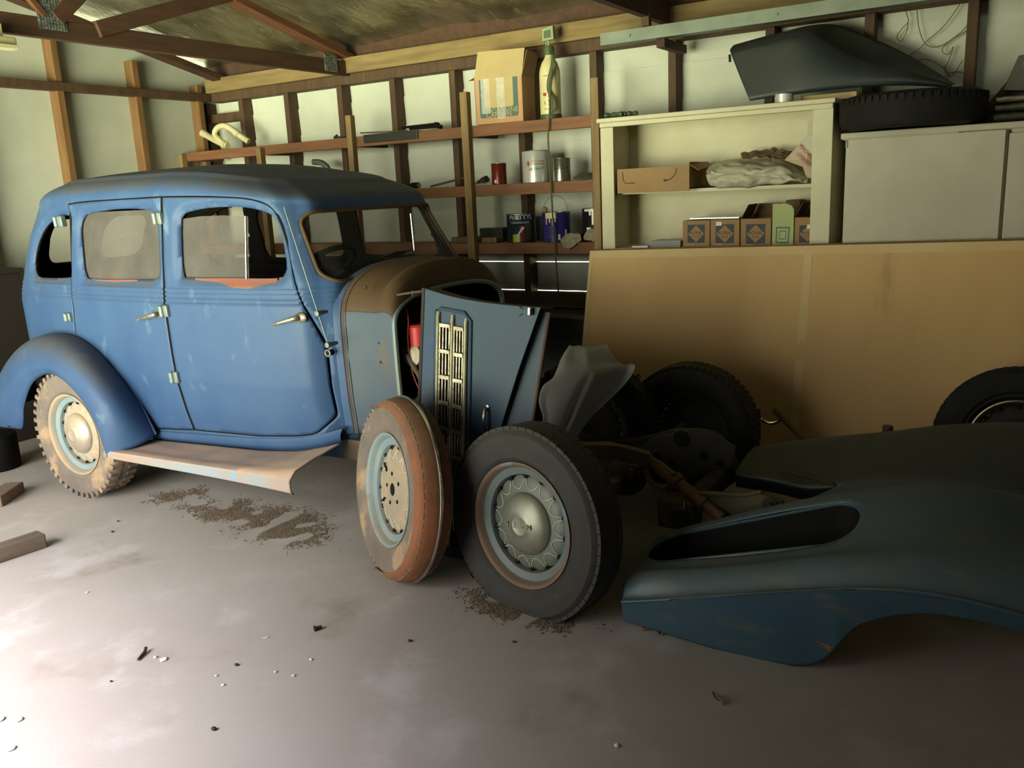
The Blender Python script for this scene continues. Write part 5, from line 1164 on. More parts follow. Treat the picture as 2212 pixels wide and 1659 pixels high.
mb = MB(); P_ = [at(438, 293, x=4.95), at(462, 307, x=4.95), at(492, 322, x=4.93)]; mb.tube(P_, .026, 16); mb.build('pipe', 'plastic_cream', t)
mb = MB(); mb.tube([Vector(v) for v in catmull([at(492, 322, x=4.93), at(478, 312, x=4.93), at(465, 297, x=4.93), at(470, 283, x=4.94), at(484, 278, x=4.95), at(500, 285, x=4.96), at(520, 300, x=4.98), at(538, 312, x=5.0)], 40)], .023, 16); mb.build('bend', 'plastic_cream', t)
for q, r_, d_ in ((at(441, 295, x=4.95), .030, (at(462, 307, x=4.95)-at(438, 293, x=4.95))), (at(486, 319, x=4.93), .032, (at(492, 322, x=4.93)-at(462, 307, x=4.95))), (at(512, 294, x=4.97), .028, at(520, 300, x=4.98)-at(500, 285, x=4.96))):
    d_ = d_.normalized(); mb = MB(); mb.tube([q-d_*.018, q+d_*.018], r_, 16); mb.build('collar', 'plastic_cream', t)
t.location += DT
a, b = at(787, 300, x=4.845), at(903, 290, x=4.845); z1 = S1+.006
mb = MB(); mb.box(4.835, 4.846, b.y, a.y, S1-.05, z1).box(4.835, 4.93, b.y, a.y, S1+.001, z1); tag(mb.build('rubber_strip', 'dark_plastic', None, smooth=0, bevel=.002), 'dark flat strip folded over the front of the top shelf', 'strip')
mb = MB(); a, b = at(778, 280, x=4.90), at(880, 281, x=4.92); a.z, b.z = S1+.028, S1+.013; mb.tube([a, b], .005, 8); tag(mb.build('steel_rod', 'iron_olive', None), 'thin steel rod on top of the dark strip', 'rod')
for i, (q0, q1, lb) in enumerate((((868, 276), (940, 268), 'upper black tool bar on the top shelf'), ((885, 279), (946, 273), 'lower black tool bar on the top shelf'))):
    a, b = at(*q0, x=4.95), at(*q1, x=4.98); mb = MB(); mb.tube([a, b], .009, 8); mb.tube([b-Vector((0, .03, .006)), b], .014, 8); tag(mb.build('tool_bar', 'black', None), lb, 'tool')
mb = MB(); a, b = at(722, 295, x=4.90), at(765, 291, x=4.90); a.z = b.z = S1+.012; mb.tube([a, b], .007, 8); mb.tube([a+Vector((0, -.0, .0)), a+Vector((0, -.03, .014))], .01, 8); tag(mb.build('pliers', 'iron_dark', None), 'small dark pliers beside the tall upright on the top shelf', 'tool')
mb = MB(); a, b = at(520, 314, x=5.02), at(600, 303, x=5.0); mb.box(4.99, 5.08, b.y, a.y, S1+.001, S1+.008); tag(mb.build('flat_bar', 'dark_plastic', None, smooth=0), 'thin dark plate behind the drain trap', 'plate')

# open carton at the right of the top shelf
P0, P1 = at(1029, 265, x=4.86), at(1131, 258, x=4.90); zb = S1+.008
yv = (P1-P0); yv.z = 0; wd = yv.length; yd = yv.normalized(); nd = Vector((-yd.y, yd.x, 0)); nd = nd if nd.x > 0 else -nd
Hb = at(1036, 172, x=4.86).z-zb; Db = .20
def bx(u, d, z): return P0.xy.to_3d() + yd*(u*wd) + nd*d + Vector((0, 0, zb+z))
t = thing('cardboard_box', 'open cardboard carton with a dark green label on the top shelf', 'box', bx(.5, Db/2, 0))
mb = MB()
for (u0, d0, u1, d1) in ((0, 0, 1, 0), (1, 0, 1, Db), (1, Db, 0, Db), (0, Db, 0, 0)): mb.add([bx(u0, d0, 0), bx(u1, d1, 0), bx(u1, d1, Hb), bx(u0, d0, Hb)], [(0, 1, 2, 3)])
mb.add([bx(0, 0, 0), bx(1, 0, 0), bx(1, Db, 0), bx(0, Db, 0)], [(0, 1, 2, 3)]); mb.build('carton', 'cardboard_pink', t, smooth=0, solid=.004)
mb = MB(); mb.add([bx(-.0, -.002, Hb-.004), bx(1.0, -.002, Hb-.004), bx(1.04, .03, Hb+.165), bx(.06, .03, Hb+.172)], [(0, 1, 2, 3)]); mb.build('front_flap', 'cardboard_pale', t, smooth=0, solid=.004)
mb = MB(); mb.add([bx(0, 0, Hb), bx(0, Db, Hb), bx(-.14, Db*.8, Hb+.05), bx(-.12, .0, Hb-.0)], [(0, 1, 2, 3)]); mb.build('side_flap', 'cardboard', t, smooth=0, solid=.004)
mb = MB(); mb.add([bx(1, 0, Hb), bx(1, Db, Hb), bx(1.10, Db, Hb+.15), bx(1.10, .02, Hb+.15)], [(0, 1, 2, 3)]); mb.build('side_flap', 'cardboard', t, smooth=0, solid=.004)
mb = MB(); mb.add([bx(0, Db, Hb), bx(1, Db, Hb), bx(1, Db+.02, Hb+.17), bx(0, Db+.02, Hb+.17)], [(0, 1, 2, 3)]); mb.build('back_flap', 'cardboard', t, smooth=0, solid=.004)
def face(poly, mat, nm, d): mb = MB(); mb.add([bx(u, -d, z*Hb) for u, z in poly], [tuple(range(len(poly)))]); return mb.build(nm, mat, t, smooth=0)
face([(.12, .12), (.88, .12), (.90, .16), (.90, .99), (.10, .99), (.10, .16)], 'print_green', 'label', .0030)
face([(.20, .38), (.24, .34), (.78, .34), (.81, .38), (.81, .99), (.20, .99)], 'cardboard_pale', 'label_window', .0036)
TX = Matrix(((yd.x, 0, -nd.x, 0), (yd.y, 0, -nd.y, 0), (0, 1, 0, 0), (0, 0, 0, 1)))
for s, u, z, sz in (('BOOK/WINE', .54, .265, .043), ('CARTON', .50, .175, .043)): text(s, sz, Matrix.Translation(bx(u, -.004, z*Hb)) @ TX, 'cardboard_pale', t)
for (u0, u1, z0, z1) in ((.14, .33, .22, 1.0), (.47, .64, .08, 1.0)):
    mb = MB(); n_ = 14; mb.grid([[bx(u0+(u1-u0)*i/5+.012*nz3(i, j*.7, u0*9), -.0055-.003*abs(nz3(i*1.3, j*1.1, 4)), (z0+(z1-z0)*j/n_)*Hb) for i in range(6)] for j in range(n_+1)]); mb.build('clear_tape', 'tape_clear', t, smooth=180)

# garden sprayer
q = at(1184, 250, x=4.95); zb = S1+.001; c = Vector((4.98, q.y-.005, zb))
Ht = at(1184, 118, x=4.98).z-zb; R_ = .066
t = thing('garden_sprayer', 'cream pressure sprayer with green pump handle beside the carton', 'sprayer', c)
M0 = Matrix.Translation(c)
mb = MB(); mb.lathe([(0, 0), (R_*1.04, 0), (R_*1.06, .012), (R_*1.02, .032), (R_*.98, .034)], M0, 40); mb.build('base', 'plastic_green', t)
mb = MB(); mb.lathe([(R_*.97, .03), (R_, .05), (R_, Ht*.70), (R_*.93, Ht*.78), (R_*.75, Ht*.87), (R_*.48, Ht*.94), (R_*.38, Ht*.97), (R_*.38, Ht*1.0)], M0, 48); mb.build('tank', 'plastic_tank', t)
mb = MB(); mb.lathe([(R_*.40, Ht*.985), (R_*.50, Ht*.99), (R_*.50, Ht*1.10), (R_*.42, Ht*1.12), (0, Ht*1.12)], M0, 32); mb.build('cap', 'plastic_green', t)
mb = MB(); mb.cyl(c+Vector((0, 0, Ht*1.12)), c+Vector((0, 0, Ht*1.21)), .008, 12); mb.cyl(c+Vector((0, .018, Ht*1.12)), c+Vector((0, .018, Ht*1.21)), .004, 8)
hz = zb+Ht*1.20; mb.prism([(.038, 0), (.036, .075), (-.040, .085), (-.043, 0.005)], lambda a, b_, d: Vector((c.x+d, c.y+a, hz+b_)), -.016, .016); mb.build('pump_handle', 'plastic_sage', t, smooth=0, bevel=.006)
mb = MB(); mb.prism([(.024, .016), (.023, .058), (-.024, .064), (-.027, .018)], lambda a, b_, d: Vector((c.x+d, c.y+a, hz+b_)), -.0175, -.0165); mb.build('handle_gap', 'plastic_green', t, smooth=0)
cc = (c.x, c.y)
def on_tank(x, z): a = fwd(cc)+x/R_; return Vector((c.x+(R_+.0008)*math.cos(a), c.y+(R_+.0008)*math.sin(a), z))
mb = MB(); sx_ = -.012
mb.grid([[on_tank(sx_+d_, zb+Ht*z_) for z_ in np.linspace(.16, .66, 10)] for d_ in (0, .003)])
for i in range(9):
    z_ = zb+Ht*(.16+.50*i/8); L_ = .012 if i in (0, 8) else .006; mb.grid([[on_tank(sx_-f*(L_+.02*(i in (0, 8))), z_+dz) for f in (0, .5, 1)] for dz in (0, .003)])
mb.build('scale_print', 'print_black', t, smooth=0)
patch(cc, R_, zb+Ht*.36, zb+Ht*.41, -.048, -.026, 'print_red', t, 'red_mark', .0008)
wrap_text('5', .026, cc, R_, zb+Ht*.25, 'print_black', t, -.55)
mb = MB(); P_ = [c+Vector((-.045, -.055, Ht*.98)), c+Vector((-.075, -.058, Ht*.80)), c+Vector((-.085, -.038, Ht*.60)), c+Vector((-.08, -.030, Ht*.45)), c+Vector((-.085, -.05, Ht*.32)), c+Vector((-.09, -.058, Ht*.18)), c+Vector((-.08, -.04, .03))]
cv = catmull(P_, 30); mb.grid([[Vector(p)+Vector((0, -w_, 0)) for p in cv] for w_ in (-.010, .010)]); mb.build('strap', 'plastic_green', t, smooth=180, solid=.002)
mb = MB(); P_ = [c+Vector((-.01, -.035, Ht*1.02)), c+Vector((-.05, -.05, Ht*.9)), at(1189, 200, x=4.86), at(1187, 245, x=4.83), at(1184, 300, x=4.825), at(1190, 400, x=4.825), at(1196, 500, x=4.825), at(1203, 590, x=4.825), at(1207, 640, x=4.85)]
mb.tube([Vector(v) for v in catmull(P_, 50)], .0055, 8); mb.build('hose', 'hose', t)

# ------------------------------------------------------------------ open white cupboard
CX, CYa, CYb = 4.75, .978, 2.283
zt = 1.872
cb = thing('open_cupboard', 'cream painted open cupboard with one shelf, above the fibreboard', 'cupboard', (4.95, 1.63, 0))
mb = MB(); mb.box(CX+.02, 5.14, CYb-.02, CYb, 0, zt-.02); mb.build('side_panel', 'cupboard_white', cb, smooth=0)
mb = MB(); mb.box(CX+.02, 5.14, CYa, CYa+.02, 0, zt-.02); mb.build('side_panel', 'cupboard_white', cb, smooth=0)
mb = MB(); mb.box(5.125, 5.14, CYa+.021, CYb-.021, 0, zt-.02); mb.build('back_panel', 'cupboard_white', cb, smooth=0)
mb = MB(); mb.box(CX-.025, 5.14, CYa-.012, CYb+.012, zt-.018, zt+.006); mb.build('top', 'cupboard_white', cb, smooth=0, bevel=.004)
mb = MB(); mb.box(CX-.012, CX+.004, CYa, CYb, zt-.045, zt-.018); mb.build('cornice', 'cupboard_white', cb, smooth=0, bevel=.005)
for ya, yb in ((CYb-.082, CYb), (CYa, CYa+.10)): mb = MB(); mb.box(CX, CX+.02, ya, yb, 0, zt-.046 if ya > 2 else zt-.019); mb.build('stile', 'cupboard_white', cb, smooth=0, bevel=.003)
zsh = at(1600, 403, x=4.86).z
mb = MB(); mb.box(4.86, 5.12, CYa+.021, CYb-.021, zsh-.018, zsh); mb.build('shelf', 'cupboard_white', cb, smooth=0)
mb = MB(); mb.box(4.80, 4.86, CYb-.075, CYb-.021, zsh-.03, zsh-.018).box(4.80, 4.9, CYa+.021, CYa+.05, zsh-.04, zsh-.018); mb.build('shelf_cleat', 'cupboard_white', cb, smooth=0)
zlow = 1.13
mb = MB(); mb.box(CX+.021, 5.124, CYa+.021, CYb-.021, zlow-.018, zlow); mb.build('lower_shelf', 'cupboard_white', cb, smooth=0)

# cartons in the cupboard
a, b = at(1334, 420, x=4.77), at(1489, 416, x=4.77); zt_ = at(1334, 366, x=4.77).z; Zc = zsh+.002
t = thing('cardboard_box', 'long open cardboard tray at the left of the cupboard shelf', 'box', (4.9, (a.y+b.y)/2, Zc))
dz = max(.05, zt_-Zc); mb = MB()
mb.box(4.77, 4.775, b.y, a.y, Zc-.012, Zc+dz).box(4.775, 5.08, b.y, b.y+.005, Zc, Zc+dz+.02).box(4.775, 5.08, a.y-.005, a.y, Zc, Zc+dz).box(5.075, 5.08, b.y, a.y, Zc, Zc+dz).box(4.775, 5.08, b.y, a.y, Zc, Zc+.004); mb.build('tray', 'cardboard', t, smooth=0)
mb = MB(); P_ = [at(1345, 372, x=4.769), at(1346, 388, x=4.769), at(1350, 396, x=4.769), at(1372, 395, x=4.769)]; mb.tube(P_, .0022, 6); mb.build('cut_slot', 'print_black', t)
mb = MB(); P_ = [at(1462, 362, x=4.769), at(1458, 376, x=4.769), at(1448, 387, x=4.769), at(1437, 390, x=4.769)]; mb.tube([Vector(v) for v in catmull(P_, 12)], .0022, 6); mb.box(4.767, 4.77, at(1440, 390, x=4.77).y, at(1434, 390, x=4.77).y, at(1437, 392, x=4.77).z, at(1437, 387, x=4.77).z); mb.build('cut_slot', 'print_black', t)
mb = MB(); mb.add([Vector((4.78, b.y-.001, Zc+dz)), Vector((5.07, b.y-.001, Zc+dz+.02)), Vector((5.05, b.y-.04, Zc+dz-.005)), Vector((4.80, b.y-.045, Zc+dz-.03))], [(0, 1, 2, 3)]); mb.build('end_flap', 'cardboard', t, smooth=0, solid=.003)
def royal(px0, px1, pyt, lb, wht=None, open_=False, x=4.80, cut=False):
    a, b = at(px0, 500, x=x), at(px1, 500, x=x); zt_ = at(px0, pyt, x=x).z; y0, y1 = b.y, a.y; wd = y1-y0; D = .22
    t = thing('cardboard_box', lb, 'box', (x+D/2, (y0+y1)/2, zlow), group='boxes printed with a blue diamond')
    mb = MB()
    if open_: mb.box(x, x+.004, y0, y1, zlow+.001, zt_).box(x+D-.004, x+D, y0, y1, zlow+.001, zt_).box(x+.004, x+D-.004, y0, y0+.004, zlow+.001, zt_).box(x+.004, x+D-.004, y1-.004, y1, zlow+.001, zt_).box(x+.004, x+D-.004, y0+.004, y1-.004, zlow+.001, zlow+.005)
    else: mb.box(x, x+D, y0, y1, zlow+.001, zt_)
    mb.build('carton', 'cardboard', t, smooth=0)
    if open_:
        mb = MB(); mb.add([Vector((x+.01, y1, zt_)), Vector((x+D-.01, y1, zt_)), Vector((x+D-.02, y1-.035, zt_+.075)), Vector((x+.03, y1-.035, zt_+.075))], [(0, 1, 2, 3)]); mb.add([Vector((x+D, y0, zt_)), Vector((x+D, y1, zt_)), Vector((x+D+.01, y1-.01, zt_+.075)), Vector((x+D+.01, y0, zt_+.075))], [(0, 1, 2, 3)]); mb.build('flap', 'leaf_brown', t, smooth=0, solid=.003)
    cy = (y0+y1)/2; cz = at((px0+px1)/2, 505, x=x).z; s = wd*.32
    mb = MB(); mb.add([Vector((x-.0006, cy+s, cz-s)), Vector((x-.0006, cy-s, cz-s)), Vector((x-.0006, cy-s, cz+s)), Vector((x-.0006, cy+s, cz+s))], [(0, 1, 2, 3)]); mb.build('printed_square', 'print_navy', t, smooth=0)
    k = s*.94; mb = MB(); mb.add([Vector((x-.0012, cy+k, cz)), Vector((x-.0012, cy, cz-k)), Vector((x-.0012, cy-k, cz)), Vector((x-.0012, cy, cz+k))], [(0, 1, 2, 3)]); mb.build('printed_diamond', 'cardboard', t, smooth=0)
    text('ROYAL', wd*.145, Matrix.Translation((x-.0016, cy, cz+.004)) @ frame_x(), 'print_black', t); text('8 x 10', wd*.085, Matrix.Translation((x-.0016, cy, cz-wd*.10)) @ frame_x(), 'print_black', t)
    mb = MB(); mb.add([Vector((x-.0006, cy+wd*.42, zlow+.012)), Vector((x-.0006, cy+wd*.08, zlow+.012)), Vector((x-.0006, cy+wd*.08, zlow+.022)), Vector((x-.0006, cy+wd*.42, zlow+.022))], [(0, 1, 2, 3)]); mb.build('red_print', 'cardboard_pink', t, smooth=0)
    if wht:
        q = at(wht, pyt+8 if not cut else pyt+19, x=x); mb = MB(); mb.add([Vector((x-.002, q.y+.016, q.z-.012)), Vector((x-.002, q.y-.016, q.z-.012)), Vector((x-.002, q.y-.016, q.z+.010)), Vector((x-.002, q.y+.016, q.z+.010))], [(0, 1, 2, 3)]); mb.build('sticker', 'print_white', t, smooth=0)
    return zt_, y0, y1
r1 = royal(1475, 1533, 477, 'ROYAL diamond box beside the stack of grey tiles')
r2 = royal(1535, 1597, 475, 'ROYAL diamond box with a white sticker, second from the grey tiles', 1553)
r3 = royal(1600, 1665, 473, 'ROYAL diamond box with dark open flaps, beside the pale green carton', open_=True)
r4 = royal(1716, 1775, 470, 'ROYAL diamond box partly behind the right cupboard stile', 1750, open_=True, cut=True)
a, b = at(1668, 500, x=4.79), at(1714, 500, x=4.79); zt_ = at(1690, 466, x=4.79).z; zp = at(1690, 440, x=4.79).z
t = thing('green_carton', 'pale green upright carton with a frame print among the ROYAL boxes', 'box', (4.88, (a.y+b.y)/2, zlow))
mb = MB(); mb.box(4.79, 4.98, b.y, a.y, zlow+.001, zt_); mb.build('carton', 'green_card', t, smooth=0)
tabz = [(a.y, zt_), (b.y, zt_), (b.y, zt_+(zp-zt_)*.45), (b.y+.012, zt_+(zp-zt_)*.8), (b.y+.04, zp), (a.y, zp)]
mb = MB(); mb.prism(tabz, lambda u, v, d: Vector((d, u, v)), 4.79, 4.793); mb.build('top_flap', 'green_card', t, smooth=0)
cy = (a.y+b.y)/2; cz = zlow+.065
for s, m_, k in ((.038, 'print_green', .0006), (.031, 'green_card', .0010), (.020, 'print_green', .0014), (.016, 'green_card', .0018)):
    mb = MB(); mb.add([Vector((4.79-k, cy+s, cz-s*1.15)), Vector((4.79-k, cy-s*.85, cz-s*1.2)), Vector((4.79-k, cy-s, cz+s*1.1)), Vector((4.79-k, cy+s*.95, cz+s*1.15))], [(0, 1, 2, 3)]); mb.build('frame_print', m_, t, smooth=0)
mb = MB(); y0, y1 = at(1600, 470, x=4.84).y, at(1490, 470, x=4.84).y; mb.box(4.84, 5.04, y0+.01, y1, r1[0]+.006, r1[0]+.012); tag(mb.build('glass_sheet', 'tin_white', None, smooth=0), 'pale thin sheet lying across the two left ROYAL boxes', 'sheet')
for i in range(6):
    a, b = at(1404+i % 2*2, 530, x=4.84), at(1472, 530, x=4.84); z0 = zlow+.001+i*.0062
    mb = MB(); mb.box(4.82+.004*(i % 3), 5.0, b.y, a.y-.003*(i % 2), z0, z0+.0058); tag(mb.build('grey_tile', 'tile_grey', None, smooth=0), 'grey tile in the stack left of the ROYAL boxes', 'tile', 'stacked grey tiles')
mb = MB(); a, b = at(1365, 533, x=4.80), at(1399, 533, x=4.80); mb.box(4.80, 4.95, b.y, a.y, zlow+.001, zlow+.010); tag(mb.build('white_strip', 'tin_white', None, smooth=0), 'white flat strip left of the grey tiles', 'strip')
mb = MB(); q = at(1710, 432, x=5.0); y_ = q.y; mb.box(4.99, 5.10, y_-.05, y_+.03, zlow+.001, q.z+.0); tag(mb.build('dark_carton', 'leaf_brown', None, smooth=0, bevel=.004), 'dark carton behind the pale green carton', 'box')
# crumpled plastic sheet and the paper bag
crumple('plastic_sheet', 'sheet_plastic', 'crumpled grey plastic sheet spread along the cupboard shelf', 'plastic sheet',
        ([at(1528, 376, x=5.0), at(1552, 352, x=5.05), at(1590, 350, x=5.08), at(1640, 350, x=5.08), at(1690, 352, x=5.08), at(1730, 375, x=5.06), at(1748, 385, x=5.0)],
         [at(1524, 384, x=4.84), at(1538, 406, x=4.84), at(1570, 409, x=4.84), at(1620, 408, x=4.84), at(1670, 402, x=4.84), at(1720, 399, x=4.84), at(1745, 398, x=4.86)],
         [at(1528, 374, x=4.86), at(1550, 368, x=4.86), at(1590, 362, x=4.86), at(1640, 366, x=4.86), at(1690, 368, x=4.86), at(1725, 385, x=4.88), at(1748, 390, x=4.9)]), 2.7, .030, 70)
crumple('brown_bag', 'bag_brown', 'brown crumpled bag on top of the plastic sheet', 'bag',
        ([at(1600, 352, x=5.0), at(1650, 345, x=5.02), at(1690, 344, x=5.02), at(1722, 352, x=5.02)], [at(1605, 366, x=4.90), at(1650, 362, x=4.90), at(1690, 366, x=4.90), at(1728, 374, x=4.92)]), 6.1, .022, 40, lift=.05)
mb = MB(); mb.tube([Vector(v) for v in catmull([at(1662, 348, x=4.95), at(1668, 336, x=4.95), at(1682, 331, x=4.95), at(1693, 336, x=4.95), at(1692, 346, x=4.95)], 20)], .006, 8); tag(mb.build('hose_loop', 'hose', None), 'loop of brown hose rising from the bags in the cupboard', 'hose')
bag = [at(*p, x=4.90) for p in ((1695, 346), (1726, 313), (1732, 303), (1764, 284), (1764, 380), (1745, 392), (1735, 360))]
t = thing('paper_bag', 'grey and pink bag with red lettering at the right of the cupboard', 'bag', (4.9, bag[3].y, zsh))
mb = MB(); mb.add([p+Vector((.02*nz3(i, 2, 1), 0, 0)) for i, p in enumerate(bag)]+[Vector((4.87, (bag[1].y+bag[4].y)/2, (bag[1].z+bag[5].z)/2+.02))], [(i, (i+1) % 7, 7) for i in range(7)]); mb.build('bag', 'bag_paper', t, smooth=0, solid=.003)
mb = MB(); mb.add([at(1726, 312, x=4.872), at(1732, 303, x=4.872), at(1765, 284, x=4.872), at(1766, 325, x=4.872), at(1756, 338, x=4.872)], [(0, 1, 2, 3, 4)]); mb.build('bag_top', 'sheet_plastic', t, smooth=0, solid=.002)
mb = MB(); mb.add([at(1745, 262, x=5.1), at(1768, 255, x=5.1), at(1768, 290, x=5.1), at(1744, 300, x=5.1)], [(0, 1, 2, 3)]); mb.build('bag_back', 'sheet_plastic', t, smooth=0, solid=.002)
for s, q, sz in (('MACHINE', (1742, 329), .024), ('OYSTERS', (1734, 345), .024)):
    text(s, sz, Matrix.Translation(at(*q, x=4.860)) @ frame_x() @ Matrix.Rotation(math.radians(-46), 4, 'Z'), 'print_red', t)

# ------------------------------------------------------------------ closed cupboard on the right
RX, RY = 4.735, .918
rc = thing('closed_cupboard', 'pale grey closed cupboard right of the open one, tyre on top', 'cupboard', (4.9, .1, 0))
rt = 1.700
mb = MB(); mb.box(RX, 5.14, -.75, RY-.012, 0, rt-.03); mb.build('carcass', 'cupboard_grey', rc, smooth=0)
mb = MB(); mb.box(RX-.03, 5.14, -.78, RY+.012, rt-.03, rt); mb.build('top', 'cupboard_grey', rc, smooth=0, bevel=.005)
yd_ = at(2168, 400, x=RX).y
mb = MB(); mb.box(RX-.016, RX-.001, yd_+.006, RY-.012, .9, rt-.033); mb.build('door', 'cupboard_grey', rc, smooth=0, bevel=.002)
mb = MB(); mb.box(RX-.016, RX-.001, -.74, yd_-.008, .9, rt-.05); mb.build('door', 'cupboard_grey', rc, smooth=0, bevel=.002)
mb = MB(); mb.box(RX-.020, RX-.001, yd_-.007, yd_+.005, .9, rt-.035); mb.build('centre_bead', 'iron_olive', rc, smooth=0, bevel=.001)
mb = MB(); mb.box(RX-.034, RX-.030, yd_+.2, RY-.0, rt-.034, rt-.030); mb.build('top_bead', 'cupboard_grey', rc, smooth=0)
q = at(1827, 310, x=RX-.018); mb = MB(); mb.box(RX-.02, RX-.016, RY-.02, RY-.010, q.z-.02, q.z+.02); mb.build('hinge', 'hinge_metal', rc, smooth=0)

# ------------------------------------------------------------------ things stored on top
zc = zt+.006
fb = [at(1620, 218, x=4.78), at(1690, 208, x=4.80), at(1760, 199, x=4.82), at(1860, 188, x=4.86), at(1960, 184, x=4.9), at(2057, 188, x=4.95)]
ft = [at(1577, 110, x=4.86), at(1660, 88, x=4.87), at(1742, 72, x=4.88), at(1850, 128, x=4.90), at(1960, 155, x=4.92), at(2055, 183, x=4.95)]
fk_ = [at(1590, 98, x=5.0), at(1680, 74, x=5.05), at(1790, 54, x=5.09), at(1888, 86, x=5.09), at(1975, 128, x=5.08), at(2062, 183, x=5.04)]
t = thing('old_fender', 'dark blue curved fender resting on top of the open cupboard', 'fender', (4.95, 1.3, zc))
A_, B_, K_ = catmull(fb, 60), catmull(ft, 60), catmull(fk_, 60); rows = []
for i in range(60):
    a, b, k_ = Vector(A_[i]), Vector(B_[i]), Vector(K_[i]); taper = math.sin(math.pi*min(.98, i/59))
    m1 = (a+b)/2+Vector((-.035*taper-.01, 0, 0)); r = [Vector((1-f)**2*a+2*f*(1-f)*m1+f*f*b) for f in np.linspace(0, 1, 12)]
    m2 = (b+k_)/2+Vector((.0, 0, .015 if i < 26 else -.05*taper)); r += [Vector((1-f)**2*b+2*f*(1-f)*m2+f*f*k_) for f in np.linspace(.08, 1, 12)]
    rows.append(r)
mb = MB(); mb.grid(rows); mb.build('fender_shell', 'paint_dark', t, smooth=60, solid=.005)
mb = MB(); mb.tube([at(1576, 118, x=4.86), at(1577, 134, x=4.86)], .007, 8); mb.build('bolt', 'iron_dark', t)
mb = MB(); q = at(1691, 214, x=4.79); mb.cyl((4.815, q.y, zc+.001), (4.815, q.y, zc+.048), .048, 24); tag(mb.build('white_tub', 'tin_white', None, bevel=.003), 'short white tub under the fender on the cupboard top', 'tub')
mb = MB(); a, b = at(1730, 205, x=4.9), at(1842, 192, x=4.9); mb.box(4.9, 5.1, b.y-.02, a.y, zc+.001, zc+.035); tag(mb.build('pale_plank', 'mdf_pale', None, smooth=0, bevel=.003), 'pale plank at the back of the open cupboard top', 'plank')
t = thing('tyre', 'black tyre lying flat on top of the closed cupboard', 'tyre', (4.85, .628, rt+.087))
M_ = Matrix.Identity(4); R2, h2 = .335, .082; mb = MB(); r0 = .21
mb.lathe([(r0, -h2*.6), (r0*1.05, -h2*.8), (R2*.78, -h2), (R2*.88, -h2*1.02), (R2*.96, -h2*.84), (R2, -h2*.4), (R2, h2*.4), (R2*.96, h2*.84), (R2*.88, h2*1.02), (R2*.78, h2), (r0*1.05, h2*.8), (r0, h2*.6), (r0*1.08, 0), (r0, -h2*.6)], M_, 72)
for i in range(56): mb.box(R2*.95, R2*1.003, -.010, .010, h2*.45, h2*.82, Matrix.Rotation(2*math.pi*i/56, 4, 'Z'))
mb.build('casing', 'rubber_black', t, smooth=40, local=True)
a, b = at(2120, 205, x=5.18), at(2240, 118, x=5.20)
mb = MB(); a.z = rt+.03; mb.beam(a, b+(b-a)*.12, .045, .09, (1, 0, 0)); tag(mb.build('timber_prop', 'truss_wood', None, smooth=0, bevel=.003), 'dark timber leaning diagonally above the closed cupboard', 'timber')
for i, (y1, z0, z1, m_, lb) in enumerate(((at(2112, 250, x=4.80).y, rt+.010, rt+.046, 'rag_grey', 'grey folded blanket on the closed cupboard, lowest of the pile'), (at(2118, 236, x=4.82).y, rt+.060, rt+.086, 'rag_grey', 'dark folded cloth in the middle of the pile on the closed cupboard'), (at(2125, 222, x=4.84).y, rt+.100, rt+.124, 'glove_cloth', 'dusty crumpled cloth on top of the pile on the closed cupboard'))):
    rows = []
    for k in range(30):
        a = k/29; y = min(y1, .262)-.46*a
        rows.append([Vector((4.80+.01*i+.13*(1+math.cos(th))+.006*nz3(k*.4, th*2, i), y+.01*nz3(th*3, i, 2), (z0+z1)/2+(z1-z0)/2*max(-1, min(1, 1.25*math.sin(th)))+.004*nz3(k*.5, th*3, i+4))) for th in np.linspace(0, 2*math.pi, 25)[:-1]])
    mb = MB(); mb.grid(rows, wrap=True); mb.f += [tuple(range(24)), tuple(29*24+q for q in range(23, -1, -1))]; mb.m += [0, 0]; tag(mb.build('folded_cloth', m_, None, smooth=60), lb, 'cloth')
b_ = [at(2165, 205, x=4.95), at(2200, 130, x=4.98), at(2260, 120, x=4.98), at(2260, 205, x=4.95)]
mb = MB(); mb.prism([(p.y, p.z+.02) for p in b_], lambda u, v, d: Vector((d, u, max(v, rt+.120))), 4.97, 5.05); tag(mb.build('metal_panel', 'crate_dark', None, smooth=0, bevel=.004), 'dark panel standing on the folded cloths at the right', 'panel')
mb = MB(); P_ = [at(1305, 245, x=4.80), at(1322, 246, x=4.82), at(1340, 240, x=4.80), at(1348, 246, x=4.82), at(1362, 244, x=4.84), at(1378, 240, x=4.86)]
for p in P_: p.z = zc+.020
mb.tube([Vector(v) for v in catmull(P_, 24)], [.012+.006*math.sin(i*.8)**2 for i in range(24)], 10); tag(mb.build('green_hose', 'plastic_green', None), 'short dark green hose on the left end of the cupboard top', 'hose')
# strings hanging on the wall
STR = [([(1955, 20), (1962, 45), (1950, 60), (1938, 78), (1945, 90), (1958, 70), (1962, 45)], 'short looped string hanging from a nail left of the tangle'),
       ([(1980, 10), (1985, 60), (2000, 95), (2030, 100), (2075, 70), (2100, 40)], 'wide sagging string strung across the wall bay'),
       ([(2080, 0), (2040, 55), (2000, 90), (1980, 110), (1945, 130)], 'straight pale string crossing the wall bay diagonally'),
       ([(2090, 65), (2050, 90), (2035, 108), (2048, 118), (2060, 100), (2050, 130), (2040, 150), (2055, 165), (2080, 130)], 'curled string tangle beside the right-hand stud'),
       ([(1960, 135), (2000, 128), (2035, 145), (2050, 165), (2030, 172), (2060, 155), (2085, 160)], 'lowest string tangle just above the fender tip')]
for pts, lb in STR:
    mb = MB(); mb.tube([Vector(v) for v in catmull([at(*p, x=5.215) for p in pts], 40)], .0022, 6); tag(mb.build('string', 'rope', None), lb, 'string')

